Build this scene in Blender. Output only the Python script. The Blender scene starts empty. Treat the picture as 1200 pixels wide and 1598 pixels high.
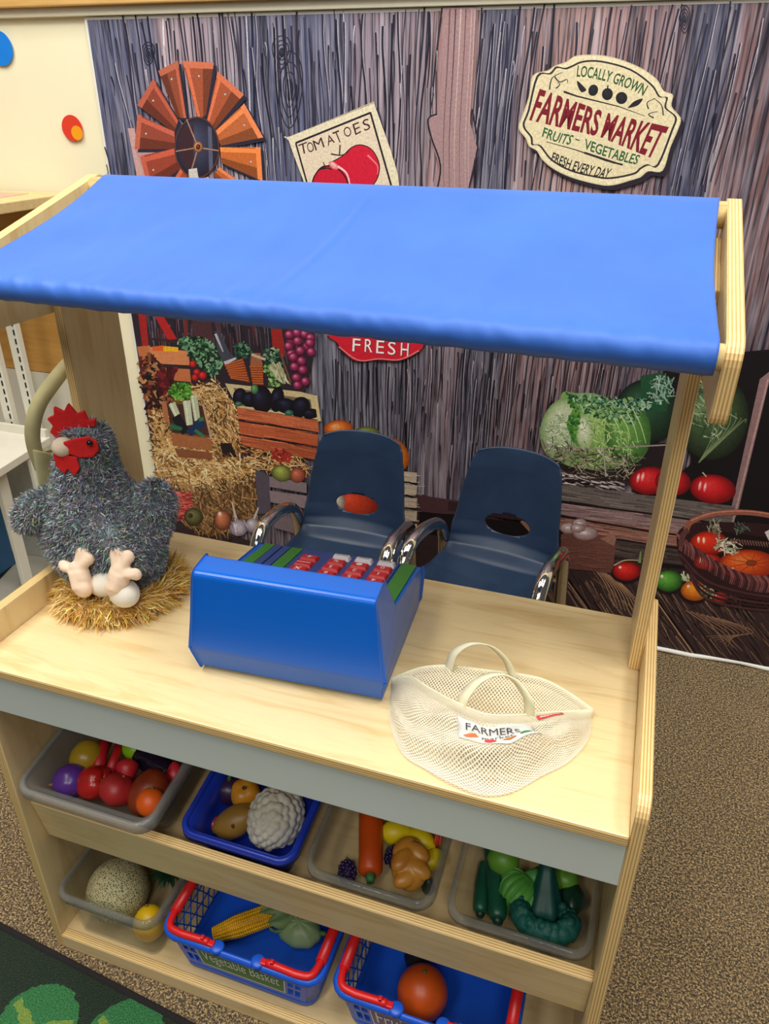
import bpy, math, random
from mathutils import Vector, Matrix, noise
PI = math.pi
sc = bpy.context.scene
col = sc.collection
R = random.Random(7)

# ------------------------------------------------------------------ camera, world, lights, exposure
cam_d = bpy.data.cameras.new('camera'); cam = bpy.data.objects.new('camera', cam_d); col.objects.link(cam)
cam_d.sensor_fit = 'VERTICAL'; cam_d.sensor_height = 36.0; cam_d.lens = 1180.874 / 1598 * 36
cam_d.clip_start = 0.02
def cam_axes(p, y, r):
    p, y, r = map(math.radians, (p, y, r))
    f = Vector((-math.sin(y)*math.cos(p), math.cos(y)*math.cos(p), -math.sin(p)))
    rt = Vector((math.cos(y), math.sin(y), 0)); up = rt.cross(f)
    return math.cos(r)*rt + math.sin(r)*up, -math.sin(r)*rt + math.cos(r)*up, f
rt, up, fw = cam_axes(28.2663, 18.3807, 0.4011)
m = Matrix((rt, up, -fw)).transposed().to_4x4(); m.translation = (0.987, -0.7307, 1.6146)
cam.matrix_world = m
sc.camera = cam
sc.view_settings.view_transform = 'Standard'; sc.view_settings.look = 'None'
sc.view_settings.gamma = 1; sc.view_settings.use_curve_mapping = False
sc.view_settings.exposure = -0.2
w = bpy.data.worlds.new('world'); sc.world = w; w.use_nodes = True
w.node_tree.nodes['Background'].inputs[0].default_value = (1.0, 0.97, 0.9, 1)
w.node_tree.nodes['Background'].inputs[1].default_value = 0.10
def area(name, loc, sx, sy, power, rot=(0, 0, 0), colr=(1, 0.97, 0.91)):
    l = bpy.data.lights.new(name, 'AREA'); l.shape = 'RECTANGLE'; l.size = sx; l.size_y = sy
    l.energy = power; l.color = colr
    o = bpy.data.objects.new(name, l); o.location = loc; o.rotation_euler = rot; col.objects.link(o)
for i, (x, y, p) in enumerate([(-1.0, 0.2, 45), (0.6, 0.2, 36), (2.2, 0.2, 46), (-0.4, -0.7, 33), (1.2, -0.7, 31), (0.0, -2.6, 42), (1.6, -2.6, 42)]):
    area('ceiling_light', (x, y, 3.5), 0.6, 1.2, p)

# ------------------------------------------------------------------ helpers
def lin(c):
    return tuple(((v/255)/12.92 if v/255 <= 0.04045 else ((v/255+0.055)/1.055)**2.4) for v in c)
def rgba(c): return (*lin(c), 1)
ORG = {}
def empty(name, loc=(0, 0, 0), rz=0):
    o = bpy.data.objects.new(name, None); col.objects.link(o); o.empty_display_size = .05
    o.location = loc; o.rotation_euler = (0, 0, rz); ORG[o.name] = Vector(loc) if not rz else Vector((0, 0, 0))
    return o
def tag(o, label=None, cat=None, group=None, kind=None):
    if label: o['label'] = label
    if cat: o['category'] = cat
    if group: o['group'] = group
    if kind: o['kind'] = kind
    return o
def thing(name, label, cat, loc=(0, 0, 0), rz=0, group=None):
    return tag(empty(name, loc, rz), label, cat, group)

class MB:
    """collects faces of one part"""
    def __init__(s): s.v = []; s.f = []; s.mi = []; s.sm = []; s.c = []; s.uv = {}
    def face(s, idx, mi=0, sm=False): s.f.append(tuple(idx)); s.mi.append(mi); s.sm.append(sm)
    def pts(s, ps, c=None):
        b = len(s.v); s.v.extend(Vector(p) for p in ps)
        if c is not None: s.c.extend([c]*len(ps))
        return list(range(b, b+len(ps)))
    def box(s, lo, hi, mi=0):
        x0, y0, z0 = lo; x1, y1, z1 = hi
        i = s.pts([(x0,y0,z0),(x1,y0,z0),(x1,y1,z0),(x0,y1,z0),(x0,y0,z1),(x1,y0,z1),(x1,y1,z1),(x0,y1,z1)])
        for q in ((0,3,2,1),(4,5,6,7),(0,1,5,4),(1,2,6,5),(2,3,7,6),(3,0,4,7)): s.face([i[k] for k in q], mi)
        return s
    def prism(s, poly, axis, a, b, mi=0):
        """poly of 2D points extruded along axis (0 x, 2 z, 1 y) from a to b"""
        def P(p, t):
            if axis == 0: return (t, p[0], p[1])
            if axis == 1: return (p[0], t, p[1])
            return (p[0], p[1], t)
        n = len(poly); i = s.pts([P(p, a) for p in poly]); j = s.pts([P(p, b) for p in poly])
        area2 = sum(poly[k][0]*poly[(k+1) % n][1]-poly[(k+1) % n][0]*poly[k][1] for k in range(n))
        flip = (area2 < 0) != (axis == 1)
        A, B = (list(reversed(i)), list(j)) if not flip else (list(i), list(reversed(j)))
        s.face(A, mi); s.face(B, mi)
        for k in range(n):
            q = [i[k], i[(k+1) % n], j[(k+1) % n], j[k]]
            s.face(q if not flip else q[::-1], mi)
        return s
    def grid(s, fn, nu, nv, cu=False, cv=False, mi=0, sm=True, colf=None, flip=False):
        """fn(u,v) with u,v in 0..1"""
        U = nu if cu else nu+1; V = nv if cv else nv+1
        b = len(s.v)
        for a in range(U):
            for c in range(V):
                s.v.append(Vector(fn(a/nu, c/nv)))
                if colf: s.c.append(colf(a/nu, c/nv))
        for a in range(nu):
            for c in range(nv):
                q = [b+(a % U)*V+(c % V), b+((a+1) % U)*V+(c % V), b+((a+1) % U)*V+((c+1) % V), b+(a % U)*V+((c+1) % V)]
                s.face(q[::-1] if flip else q, mi, sm)
        return s
    def tube(s, path, r, n=10, closed=False, mi=0, flat=None, caps=True, twist=0):
        """round tube along points; r number or function of 0..1; flat=(a,b) scales the section"""
        P = [Vector(p) for p in path]; N = len(P); b = len(s.v)
        up0 = None
        for k in range(N):
            t = (P[(k+1) % N]-P[k-1]) if closed else (P[min(k+1, N-1)]-P[max(k-1, 0)])
            t.normalize()
            if up0 is None:
                up0 = Vector((0, 0, 1)) if abs(t.z) < .9 else Vector((0, 1, 0))
            a = (up0-t*up0.dot(t))
            if a.length < 1e-6: a = t.orthogonal()
            a.normalize(); up0 = a; bb = t.cross(a)
            rr = r(k/max(N-1, 1)) if callable(r) else r
            fa, fb = flat or (1, 1)
            for q in range(n):
                th = 2*PI*q/n
                s.v.append(P[k]+a*(rr*fa*math.cos(th))+bb*(rr*fb*math.sin(th)))
        for k in range(N if closed else N-1):
            for q in range(n):
                k2 = (k+1) % N
                s.face((b+k*n+q, b+k*n+(q+1) % n, b+k2*n+(q+1) % n, b+k2*n+q), mi, True)
        if caps and not closed:
            s.face([b+q for q in range(n)][::-1], mi); s.face([b+(N-1)*n+q for q in range(n)], mi)
        return s
    def lathe(s, prof, n=24, c=(0, 0, 0), mi=0, mod=None, M=None):
        """prof of (r,z); mod(th,t)->radius factor; M rotation matrix"""
        c = Vector(c); b = len(s.v); K = len(prof)
        for k, (r, z) in enumerate(prof):
            for q in range(n):
                th = 2*PI*q/n; f = mod(th, k/(K-1)) if mod else 1
                p = Vector((r*f*math.cos(th), r*f*math.sin(th), z))
                if M: p = M @ p
                s.v.append(c+p)
        for k in range(K-1):
            for q in range(n):
                s.face((b+k*n+q, b+k*n+(q+1) % n, b+(k+1)*n+(q+1) % n, b+(k+1)*n+q), mi, True)
        s.face([b+q for q in range(n)][::-1], mi, True); s.face([b+(K-1)*n+q for q in range(n)], mi, True)
        return s
    def ball(s, c, r, nu=20, nv=12, mod=None, M=None, mi=0):
        """ellipsoid r=(rx,ry,rz); mod(th,ph)->radius factor (ph from -pi/2 to pi/2)"""
        c = Vector(c); r = r if isinstance(r, (tuple, list)) else (r, r, r)
        def P(th, ph):
            f = mod(th, ph) if mod else 1
            p = Vector((r[0]*f*math.cos(ph)*math.cos(th), r[1]*f*math.cos(ph)*math.sin(th), r[2]*f*math.sin(ph)))
            return c+(M @ p if M else p)
        b = len(s.v); s.v.append(P(0, -PI/2))
        for k in range(1, nv):
            for q in range(nu): s.v.append(P(2*PI*q/nu, -PI/2+PI*k/nv))
        s.v.append(P(0, PI/2)); e = len(s.v)-1
        for q in range(nu):
            s.face((b, b+1+(q+1) % nu, b+1+q), mi, True)
            s.face((e, e-nu+q, e-nu+(q+1) % nu), mi, True)
        for k in range(nv-2):
            for q in range(nu):
                s.face((b+1+k*nu+q, b+1+k*nu+(q+1) % nu, b+1+(k+1)*nu+(q+1) % nu, b+1+(k+1)*nu+q), mi, True)
        return s
    def build(s, name, mats, parent=None, bevel=0, sub=0, solid=0, seg=2, offset=0):
        me = bpy.data.meshes.new(name)
        org = Vector((0, 0, 0)); root = parent
        while root is not None and root.parent is not None: root = root.parent
        if root is not None: org = ORG.get(root.name, org)
        me.from_pydata([tuple(p-org) for p in s.v], [], s.f)
        for mt in (mats if isinstance(mats, (list, tuple)) else [mats]): me.materials.append(mt)
        me.polygons.foreach_set('material_index', s.mi); me.polygons.foreach_set('use_smooth', s.sm)
        if s.c and len(s.c) == len(s.v):
            at = me.color_attributes.new('Col', 'FLOAT_COLOR', 'POINT')
            at.data.foreach_set('color', [x for c in s.c for x in (*c[:3], 1)])
        me.update()
        o = bpy.data.objects.new(name, me); col.objects.link(o)
        if parent is not None: o.parent = parent
        if bevel:
            b = o.modifiers.new('bevel', 'BEVEL'); b.width = bevel; b.segments = seg; b.limit_method = 'ANGLE'; b.angle_limit = .6
        if solid:
            q = o.modifiers.new('solid', 'SOLIDIFY'); q.thickness = solid; q.offset = offset
        if sub:
            q = o.modifiers.new('sub', 'SUBSURF'); q.levels = sub; q.render_levels = sub
        return o

def rot(a, ax): return Matrix.Rotation(a, 3, ax)
def align(d):
    """rotation taking +z to d"""
    return Vector((0, 0, 1)).rotation_difference(Vector(d).normalized()).to_matrix()
def lerp(a, b, t): return a+(b-a)*t
def sm(t): t = max(0, min(1, t)); return t*t*(3-2*t)
def interp(keys, t):
    """piecewise smooth interpolation of (t, value...) keys"""
    if t <= keys[0][0]: return keys[0][1:]
    for a, b in zip(keys, keys[1:]):
        if t <= b[0]:
            s = sm((t-a[0])/(b[0]-a[0])); return tuple(lerp(p, q, s) for p, q in zip(a[1:], b[1:]))
    return keys[-1][1:]
def crom(P, n=8, closed=False):
    """Catmull-Rom through points"""
    P = [Vector(p) for p in P]; out = []; N = len(P)
    g = (lambda i: P[i % N]) if closed else (lambda i: P[max(0, min(N-1, i))])
    for i in range(N if closed else N-1):
        a, b, c, d = g(i-1), g(i), g(i+1), g(i+2)
        for k in range(n):
            t = k/n
            out.append(.5*((2*b)+(c-a)*t+(2*a-5*b+4*c-d)*t*t+(3*b-a-3*c+d)*t**3))
    if not closed: out.append(P[-1])
    return out

_txt = {}
def text_geo(st, bold=0.0):
    """outline of a word as flat triangles in a unit box: verts (0..1, 0..1), faces, aspect"""
    if (st, bold) in _txt: return _txt[st, bold]
    cu = bpy.data.curves.new('lettering', 'FONT'); cu.body = st; cu.resolution_u = 3; cu.offset = bold
    ob = bpy.data.objects.new('lettering', cu); col.objects.link(ob)
    dg = bpy.context.evaluated_depsgraph_get(); dg.update()
    ev = ob.evaluated_get(dg); me = ev.to_mesh()
    vs = [(v.co.x, v.co.y) for v in me.vertices]; fs = [tuple(p.vertices) for p in me.polygons]
    ev.to_mesh_clear(); bpy.data.objects.remove(ob); bpy.data.curves.remove(cu)
    x0 = min(p[0] for p in vs); x1 = max(p[0] for p in vs); y0 = min(p[1] for p in vs); y1 = max(p[1] for p in vs)
    r = ([((p[0]-x0)/(x1-x0), (p[1]-y0)/(y1-y0)) for p in vs], fs, (x1-x0)/(y1-y0))
    _txt[st, bold] = r
    return r
def put_text(mb, st, fn, mi=0, c=None, bold=0.0):
    """fn maps (u,v) of the word's box to a 3D point"""
    vs, fs, _ = text_geo(st, bold)
    i = mb.pts([fn(*p) for p in vs], c)
    for f in fs: mb.face([i[k] for k in f], mi)

# ------------------------------------------------------------------ materials
class NT:
    def __init__(s, name):
        s.m = bpy.data.materials.new(name); s.m.use_nodes = True; s.t = s.m.node_tree
        s.b = s.t.nodes['Principled BSDF']; s.out = s.t.nodes['Material Output']
    def n(s, kind, **kw):
        nd = s.t.nodes.new(kind)
        for k, v in kw.items(): setattr(nd, k, v)
        return nd
    def l(s, a, b): s.t.links.new(a, b)
    def set(s, **kw):
        for k, v in kw.items(): s.b.inputs[k.replace('_', ' ')].default_value = v
    def coord(s, which='Object', scale=(1, 1, 1), rotx=0):
        tc = s.n('ShaderNodeTexCoord'); mp = s.n('ShaderNodeMapping'); mp.inputs['Scale'].default_value = scale
        mp.inputs['Rotation'].default_value = (rotx, 0, 0)
        s.l(tc.outputs[which], mp.inputs[0]); return mp.outputs[0]
    def noise(s, vec, scale, detail=3, rough=.55, dist=0):
        q = s.n('ShaderNodeTexNoise'); q.inputs['Scale'].default_value = scale; q.inputs['Detail'].default_value = detail
        q.inputs['Roughness'].default_value = rough; q.inputs['Distortion'].default_value = dist
        if vec is not None: s.l(vec, q.inputs['Vector'])
        return q.outputs['Fac']
    def ramp(s, fac, stops, mode='LINEAR'):
        q = s.n('ShaderNodeValToRGB'); q.color_ramp.interpolation = mode
        e = q.color_ramp.elements
        while len(e) < len(stops): e.new(.5)
        for k, (p, c) in enumerate(stops): e[k].position = p; e[k].color = c if len(c) == 4 else (*c, 1)
        s.l(fac, q.inputs[0]); return q.outputs[0]
    def mix(s, fac, a, b, mode='MIX'):
        q = s.n('ShaderNodeMix'); q.data_type = 'RGBA'; q.blend_type = mode
        for sock, v in ((q.inputs[0], fac), (q.inputs[6], a), (q.inputs[7], b)):
            if isinstance(v, (int, float)): sock.default_value = v
            elif isinstance(v, tuple): sock.default_value = v
            else: s.l(v, sock)
        return q.outputs[2]
    def math(s, op, a, b=None, clamp=False):
        q = s.n('ShaderNodeMath'); q.operation = op; q.use_clamp = clamp
        for i, v in enumerate((a, b)):
            if v is None: continue
            if isinstance(v, (int, float)): q.inputs[i].default_value = v
            else: s.l(v, q.inputs[i])
        return q.outputs[0]
    def sep(s, vec):
        q = s.n('ShaderNodeSeparateXYZ'); s.l(vec, q.inputs[0]); return q.outputs
    def bump(s, h, strength=.3, dist=.002):
        q = s.n('ShaderNodeBump'); q.inputs['Strength'].default_value = strength; q.inputs['Distance'].default_value = dist
        s.l(h, q.inputs['Height']); s.l(q.outputs[0], s.b.inputs['Normal'])
    def color(s, c): s.l(c, s.b.inputs['Base Color'])

_mc = {}
def plain(name, c, rough=.45, var=.08, scale=30, bump=0, metal=0, spec=.5, coat=0, sheen=0):
    """one-colour material with a little mottling; c is an sRGB triple"""
    if name in _mc: return _mc[name]
    t = NT(name); t.set(Roughness=rough, Metallic=metal, Specular_IOR_Level=spec, Coat_Weight=coat)
    v = t.coord(); f = t.noise(v, scale, 4)
    a = tuple(x*(1-var) for x in lin(c)); b = tuple(min(1, x*(1+var)) for x in lin(c))
    t.color(t.ramp(f, [(.3, a), (.7, b)]))
    if bump: t.bump(t.noise(v, scale*4, 3), bump, .001)
    if sheen: t.set(Sheen_Weight=sheen)
    _mc[name] = t.m; return t.m
def two(name, c1, c2, scale=8, rough=.45, lo=.4, hi=.6, bump=0, stretch=(1, 1, 1), dist=0, coat=0):
    """two sRGB colours blended by noise"""
    if name in _mc: return _mc[name]
    t = NT(name); t.set(Roughness=rough, Coat_Weight=coat)
    f = t.noise(t.coord(scale=stretch), scale, 4, .55, dist)
    t.color(t.ramp(f, [(lo, lin(c1)), (hi, lin(c2))]))
    if bump: t.bump(f, bump, .002)
    _mc[name] = t.m; return t.m

def ply(name, thick, grain, rotx=0, base=(232, 209, 160), dark=(212, 180, 122), rough=.42, period=.0042):
    """birch plywood: veneer grain on faces, layered stripes on the cut edges (thick, grain are axis numbers)"""
    t = NT(name); t.set(Roughness=rough, Coat_Weight=.12, Coat_Roughness=.3)
    st = [9, 9, 9]; st[grain] = 1.1
    v = t.coord(scale=tuple(st), rotx=0)
    n1 = t.noise(v, 3.2, 5, .6, 1.2); n2 = t.noise(v, 14, 3, .6, .4)
    face = t.ramp(n1, [(.25, lin(dark)), (.5, lin(base)), (.75, tuple(min(1, x*1.04) for x in lin(base)))])
    face = t.mix(t.math('MULTIPLY', n2, .22), face, (*lin((190, 146, 84)), 1))
    tc = t.n('ShaderNodeTexCoord'); rm = t.n('ShaderNodeVectorRotate'); rm.rotation_type = 'X_AXIS'; rm.inputs['Angle'].default_value = rotx
    rn = t.n('ShaderNodeVectorRotate'); rn.rotation_type = 'X_AXIS'; rn.inputs['Angle'].default_value = rotx
    t.l(tc.outputs['Object'], rm.inputs['Vector']); t.l(tc.outputs['Normal'], rn.inputs['Vector'])
    x = t.sep(rm.outputs[0])[thick]; nn = t.sep(rn.outputs[0])[thick]
    s_ = t.math('SINE', t.math('MULTIPLY', x, 2*PI/period))
    s_ = t.math('ADD', s_, t.math('MULTIPLY', t.noise(t.coord(scale=(1, 1, 1)), 60, 2), .5))
    edge = t.ramp(t.math('MULTIPLY_ADD', s_, .5), [(.0, lin((180, 136, 76))), (.4, lin((206, 166, 102))), (.75, lin((236, 206, 146)))])
    # sine -1..1 (plus noise) to 0..1
    fac = t.math('GREATER_THAN', t.math('ABSOLUTE', nn), .72)
    t.color(t.mix(fac, edge, face))
    t.bump(n2, .05, .0005)
    return t.m

# ------------------------------------------------------------------ setting: floor, rug, wall, trim
t = NT('carpet'); t.set(Roughness=.95, Specular_IOR_Level=.1)
v = t.coord(); n1 = t.noise(v, 230, 2, .8); n2 = t.noise(v, 6, 3); n3 = t.noise(v, 150, 2, .7)
base = t.ramp(n1, [(.38, lin((28, 28, 32))), (.45, lin((84, 72, 58))), (.52, lin((152, 126, 86))), (.62, lin((206, 180, 134)))])
base = t.mix(t.ramp(n3, [(.50, (0, 0, 0)), (.58, (.85, .85, .85))]), base, (*lin((52, 50, 52)), 1))
t.color(t.mix(.15, base, t.ramp(n2, [(.3, lin((96, 82, 66))), (.7, lin((140, 122, 98)))])))
t.bump(n1, .6, .004); M_CARPET = t.m
mb = MB(); mb.grid(lambda u, v: (-3.2+6.6*u, -3.4+5.6*v, 0), 4, 4, sm=False)
fl = mb.build('floor', M_CARPET); tag(fl, kind='structure')

# rug: dark green with a black bound edge and lighter leafy discs
t = NT('rug_pile'); t.set(Roughness=1, Specular_IOR_Level=.05, Sheen_Weight=.15)
v = t.coord(); x, y, z = t.sep(v)
fine = t.noise(v, 330, 3, .7); mid = t.noise(v, 40, 3)
dk = t.ramp(fine, [(.3, lin((4, 12, 5))), (.5, lin((12, 34, 15))), (.72, lin((34, 64, 30)))])
lt = t.ramp(fine, [(.28, lin((8, 58, 30))), (.5, lin((34, 112, 58))), (.75, lin((92, 160, 92)))])
yl = t.ramp(fine, [(.3, lin((70, 104, 34))), (.7, lin((150, 176, 74)))])
wob = t.math('MULTIPLY', t.math('SUBTRACT', mid, .5), .03)
fac = None; line = None
for cx, cy, rr in ((.078, .445, .080), (.258, .472, .080), (-.09, .28, .09), (.17, .24, .09), (.42, .30, .09)):
    d = t.math('SQRT', t.math('ADD', t.math('POWER', t.math('SUBTRACT', x, cx), 2), t.math('POWER', t.math('SUBTRACT', y, cy), 2)))
    f = t.math('LESS_THAN', t.math('ADD', d, wob), rr); fac = f if fac is None else t.math('MAXIMUM', fac, f)
    # veins: a Y of lighter pile on each disc
    ax = t.math('ABSOLUTE', t.math('SUBTRACT', x, cx))
    vn = t.math('ABSOLUTE', t.math('SUBTRACT', t.math('SUBTRACT', y, cy-.012), t.math('MULTIPLY', ax, .55)))
    g = t.math('MULTIPLY', t.math('LESS_THAN', t.math('ADD', vn, wob), .011), t.math('LESS_THAN', d, rr*.9)); line = g if line is None else t.math('MAXIMUM', line, g)
body = t.mix(line, t.mix(fac, dk, lt), yl)
t.color(body); t.bump(fine, .9, .006); M_RUG = t.m
M_RUGEDGE = plain('rug_binding', (20, 17, 18), .9, .2, 200, .4)
def rug_edge(x, off=0): return -.0165-.088*(x)*1.0+off-.001
mb = MB()
def rugp(u, v):
    x = -1.3+2.5*u; ye = min(rug_edge(x), .2)-.014
    return (x, lerp(-2.0, ye, v), .012)
mb.grid(rugp, 20, 20)
rug = thing('green_rug', 'dark green rug with round leafy light green shapes in front of the market stand', 'rug', (0, -.6, 0))
mb.build('rug_pile', M_RUG, rug)
mb = MB()
prof = [(0.022, .001), (0.022, .013), (.025, .015), (.032, .015), (.036, .011), (.036, .001)]
mb.grid(lambda u, v: (lambda p, x: (x, rug_edge(x)-.036+p[0]*1.0, p[1]))(prof[min(int(v*5+.001), 5)], -1.3+2.5*u), 20, 5, sm=False, flip=True)
tag(mb.build('rug_binding', M_RUGEDGE, rug), 'black bound edge')

WROT = .0253
wall_root = empty('wall_back', (-.648, 1.4472, 0), 0); wall_root.rotation_euler = (0, 0, WROT)
bpy.data.objects.remove(wall_root)
M_WALL = plain('cream_wall_paint', (246, 238, 204), .6, .015, 8)
def wl(a, off, z):
    """point on the back wall: a metres along it, off metres out from it"""
    return Vector((-.648+a*math.cos(WROT)+off*math.sin(WROT), 1.4472+a*math.sin(WROT)-off*math.cos(WROT), z))
mb = MB(); mb.grid(lambda u, v: wl(-2.4+5.6*u, -.006, 2.6*v), 2, 2, sm=False)
tag(mb.build('wall_back', M_WALL), kind='structure')
def wall_box(mb, a0, a1, z0, z1, o0, o1, mi=0):
    p = [wl(a, o, z) for z in (z0, z1) for a, o in ((a0, o1), (a1, o1), (a1, o0), (a0, o0))]
    i = mb.pts(p)
    for q in ((0,3,2,1),(4,5,6,7),(0,1,5,4),(1,2,6,5),(2,3,7,6),(3,0,4,7)): mb.face([i[k] for k in q], mi)
M_OAK = two('oak_trim', (226, 184, 116), (206, 160, 90), 5, .45, .3, .7, 0, (1, 20, 20))
mb = MB(); wall_box(mb, -2.4, 3.2, 1.857, 1.96, -.005, .03)
tag(mb.build('trim_1', M_OAK, bevel=.004), kind='structure')
mb = MB(); wall_box(mb, -2.4, 3.2, 1.8335, 1.857, -.005, .012)
tag(mb.build('trim_2', plain('pale_rail', (214, 208, 184), .5, .03), bevel=.002), kind='structure')

# round wall stickers
def sticker(name, a, z, r, c, label, off):
    mb = MB(); n = 40
    i = mb.pts([wl(a+r*math.cos(2*PI*k/n), off, z+r*math.sin(2*PI*k/n)) for k in range(n)]); mb.face(i)
    j = mb.pts([wl(a+r*math.cos(2*PI*k/n), off-.001, z+r*math.sin(2*PI*k/n)) for k in range(n)])
    for k in range(n): mb.face((i[k], j[k], j[(k+1) % n], i[(k+1) % n]))
    o = mb.build(name, plain('sticker_'+str(c), c, .5, .02)); return tag(o, label, 'wall sticker', 'round wall stickers')
sticker('wall_sticker', -.322, 1.759, .046, (20, 128, 226), 'round blue sticker on the cream wall at the photo edge', .0015)
sticker('wall_sticker', -.112, 1.546, .0365, (222, 60, 38), 'round red sticker on the cream wall beside the banner', .0015)
sticker('wall_sticker', -.096, 1.533, .020, (244, 160, 20), 'small round orange sticker overlapping the red wall sticker', .003)

# ------------------------------------------------------------------ printed market banner on the wall
# The banner's artwork is drawn on a sheet of 1200 x 1598 drawing units; HM maps the sheet to metres on the banner.
HM = (2.19323863e-03, -3.32122120e-04, -2.87464050e-01, 4.14861825e-04, -2.27552010e-03, 1.87958056, 2.49756353e-04, -3.82621835e-04)
def B(x, y):
    w = HM[6]*x+HM[7]*y+1
    return ((HM[0]*x+HM[1]*y+HM[2])/w, (HM[3]*x+HM[4]*y+HM[5])/w)
G = 1.0
def pc(c, k=1.0): return tuple(min(.95, q*G*k) for q in lin(c))
class Art:
    def __init__(s): s.mb = MB(); s.k = 0
    def P(s, x, y, j=0):
        a, z = B(x, y); return (a, -(.0012+s.k*8e-6+j), z)
    def poly(s, pts, c, k=1.0):
        s.k += 1; i = s.mb.pts([s.P(*p) for p in pts], pc(c, k)); s.mb.face(i)
    def smooth(s, pts, c, n=6, k=1.0):
        q = crom([(p[0], p[1], 0) for p in pts], n, True); s.poly([(p.x, p.y) for p in q], c, k)
    def ell(s, x, y, rx, ry, c, edge=None, hl=(-.3, -.35), rotd=0, n=26, rings=5, hc=None, pw=1.3):
        """shaded printed ellipse: colour c near hl, edge colour at the rim"""
        s.k += 1; edge = edge or tuple(v*.45 for v in c); hc = hc or tuple(min(255, v*1.25+12) for v in c)
        a = math.radians(rotd); ca, sa = math.cos(a), math.sin(a)
        def pt(f, th):
            ox, oy = hl[0]*(1-f), hl[1]*(1-f)
            u, v = rx*(f*math.cos(th)+ox), ry*(f*math.sin(th)+oy)
            return s.P(x+u*ca-v*sa, y+u*sa+v*ca)
        b = len(s.mb.v); s.mb.pts([pt(0, 0)], pc(hc))
        for r in range(1, rings+1):
            f = r/rings
            if f < .5: cc = tuple(lerp(p, q, f/.5) for p, q in zip(hc, c))
            else: cc = tuple(lerp(p, q, ((f-.5)/.5)**pw) for p, q in zip(c, edge))
            for k in range(n): s.mb.pts([pt(f, 2*PI*k/n)], pc(cc))
        for k in range(n): s.mb.face((b, b+1+k, b+1+(k+1) % n))
        for r in range(rings-1):
            for k in range(n):
                s.mb.face((b+1+r*n+k, b+1+(r+1)*n+k, b+1+(r+1)*n+(k+1) % n, b+1+r*n+(k+1) % n))
    def line(s, pts, wd, c, wd2=None, sp=0, new=True, k=1.0):
        """tapered stroke"""
        if new: s.k += 1
        q = [Vector((p[0], p[1], 0)) for p in pts]
        if sp: q = crom(q, sp)
        N = len(q); L = []; j = R.random()*7e-6
        for i, p in enumerate(q):
            t = (q[min(i+1, N-1)]-q[max(i-1, 0)]); t.normalize(); nn = Vector((-t.y, t.x, 0))
            ww = lerp(wd, wd if wd2 is None else wd2, i/(N-1))/2
            L.append((p+nn*ww, p-nn*ww))
        cc = pc(c, k); i = s.mb.pts([s.P(e.x, e.y, j) for ab in L for e in ab], cc)
        for k_ in range(N-1): s.mb.face((i[2*k_], i[2*k_+1], i[2*k_+3], i[2*k_+2]))
    def strokes(s, n, region, length, ang, wd, cols, spread=25, curve=.15, layers=3):
        """many short strokes; region() gives a start point, ang degrees of direction"""
        for L in range(layers):
            s.k += 1
            for _ in range(n//layers):
                x, y = region(); a = math.radians((ang(x, y) if callable(ang) else ang)+R.gauss(0, spread)); l = length*R.uniform(.5, 1.3)
                dx, dy = l*math.cos(a)/2, l*math.sin(a)/2; cv = R.uniform(-curve, curve)*l
                c = R.choice(cols); k = R.uniform(.75, 1.2)
                s.line([(x-dx, y-dy), (x-dy/l*cv, y+dx/l*cv), (x+dx, y+dy)], wd*R.uniform(.6, 1.4), c, wd*.4, new=False, k=k)
    def text(s, st, tl, tr, bl, br, c, sag=0, bold=0.0):
        s.k += 1; cc = pc(c)
        def fn(u, v):
            x = lerp(lerp(bl[0], br[0], u), lerp(tl[0], tr[0], u), v); y = lerp(lerp(bl[1], br[1], u), lerp(tl[1], tr[1], u), v)
            return s.P(x, y-sag*4*u*(1-u))
        put_text(s.mb, st, fn, 0, cc, bold)
def inside(poly):
    xs = [p[0] for p in poly]; ys = [p[1] for p in poly]
    def hit(x, y):
        c = False; n = len(poly)
        for i in range(n):
            (x1, y1), (x2, y2) = poly[i], poly[(i+1) % n]
            if (y1 > y) != (y2 > y) and x < (x2-x1)*(y-y1)/(y2-y1)+x1: c = not c
        return c
    def f():
        for _ in range(200):
            x, y = R.uniform(min(xs), max(xs)), R.uniform(min(ys), max(ys))
            if hit(x, y): return x, y
        return poly[0]
    return f

banner = thing('market_banner', 'printed farmers market backdrop of grey weathered planks with produce crates hanging on the wall', 'banner')
banner.location = (-.648, 1.4472, 0); banner.rotation_euler = (0, 0, WROT); ORG[banner.name] = Vector((0, 0, 0))
# weathered planks (printed): colour by plank, streaked grain, knots
t = NT('banner_planks'); t.set(Roughness=.5, Specular_IOR_Level=.35)
v = t.coord(); x, y, z = t.sep(v)
wb = t.noise(t.coord(scale=(1, 1, .35)), 5, 2); xw = t.math('ADD', x, t.math('MULTIPLY', t.math('SUBTRACT', wb, .5), .05))
xn = t.math('DIVIDE', xw, 2.3)
def A150(px): return B(px, 150)[0]/2.3
top = [(150, (78, 84, 118)), (200, (96, 100, 130)), (250, (100, 100, 128)), (262, (176, 152, 160)), (330, (164, 146, 158)), (375, (150, 136, 150)), (392, (66, 72, 104)), (480, (92, 96, 128)), (535, (104, 104, 132)), (560, (140, 124, 138)), (620, (150, 132, 144)), (662, (140, 122, 130)), (690, (172, 124, 116)), (738, (166, 124, 118)), (752, (70, 72, 98)), (798, (52, 54, 84)), (812, (150, 124, 126)), (900, (176, 136, 130)), (990, (158, 122, 122)), (1050, (140, 112, 118)), (1066, (66, 70, 98)), (1126, (62, 64, 92)), (1140, (132, 100, 102)), (1230, (116, 84, 84))]
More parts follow.
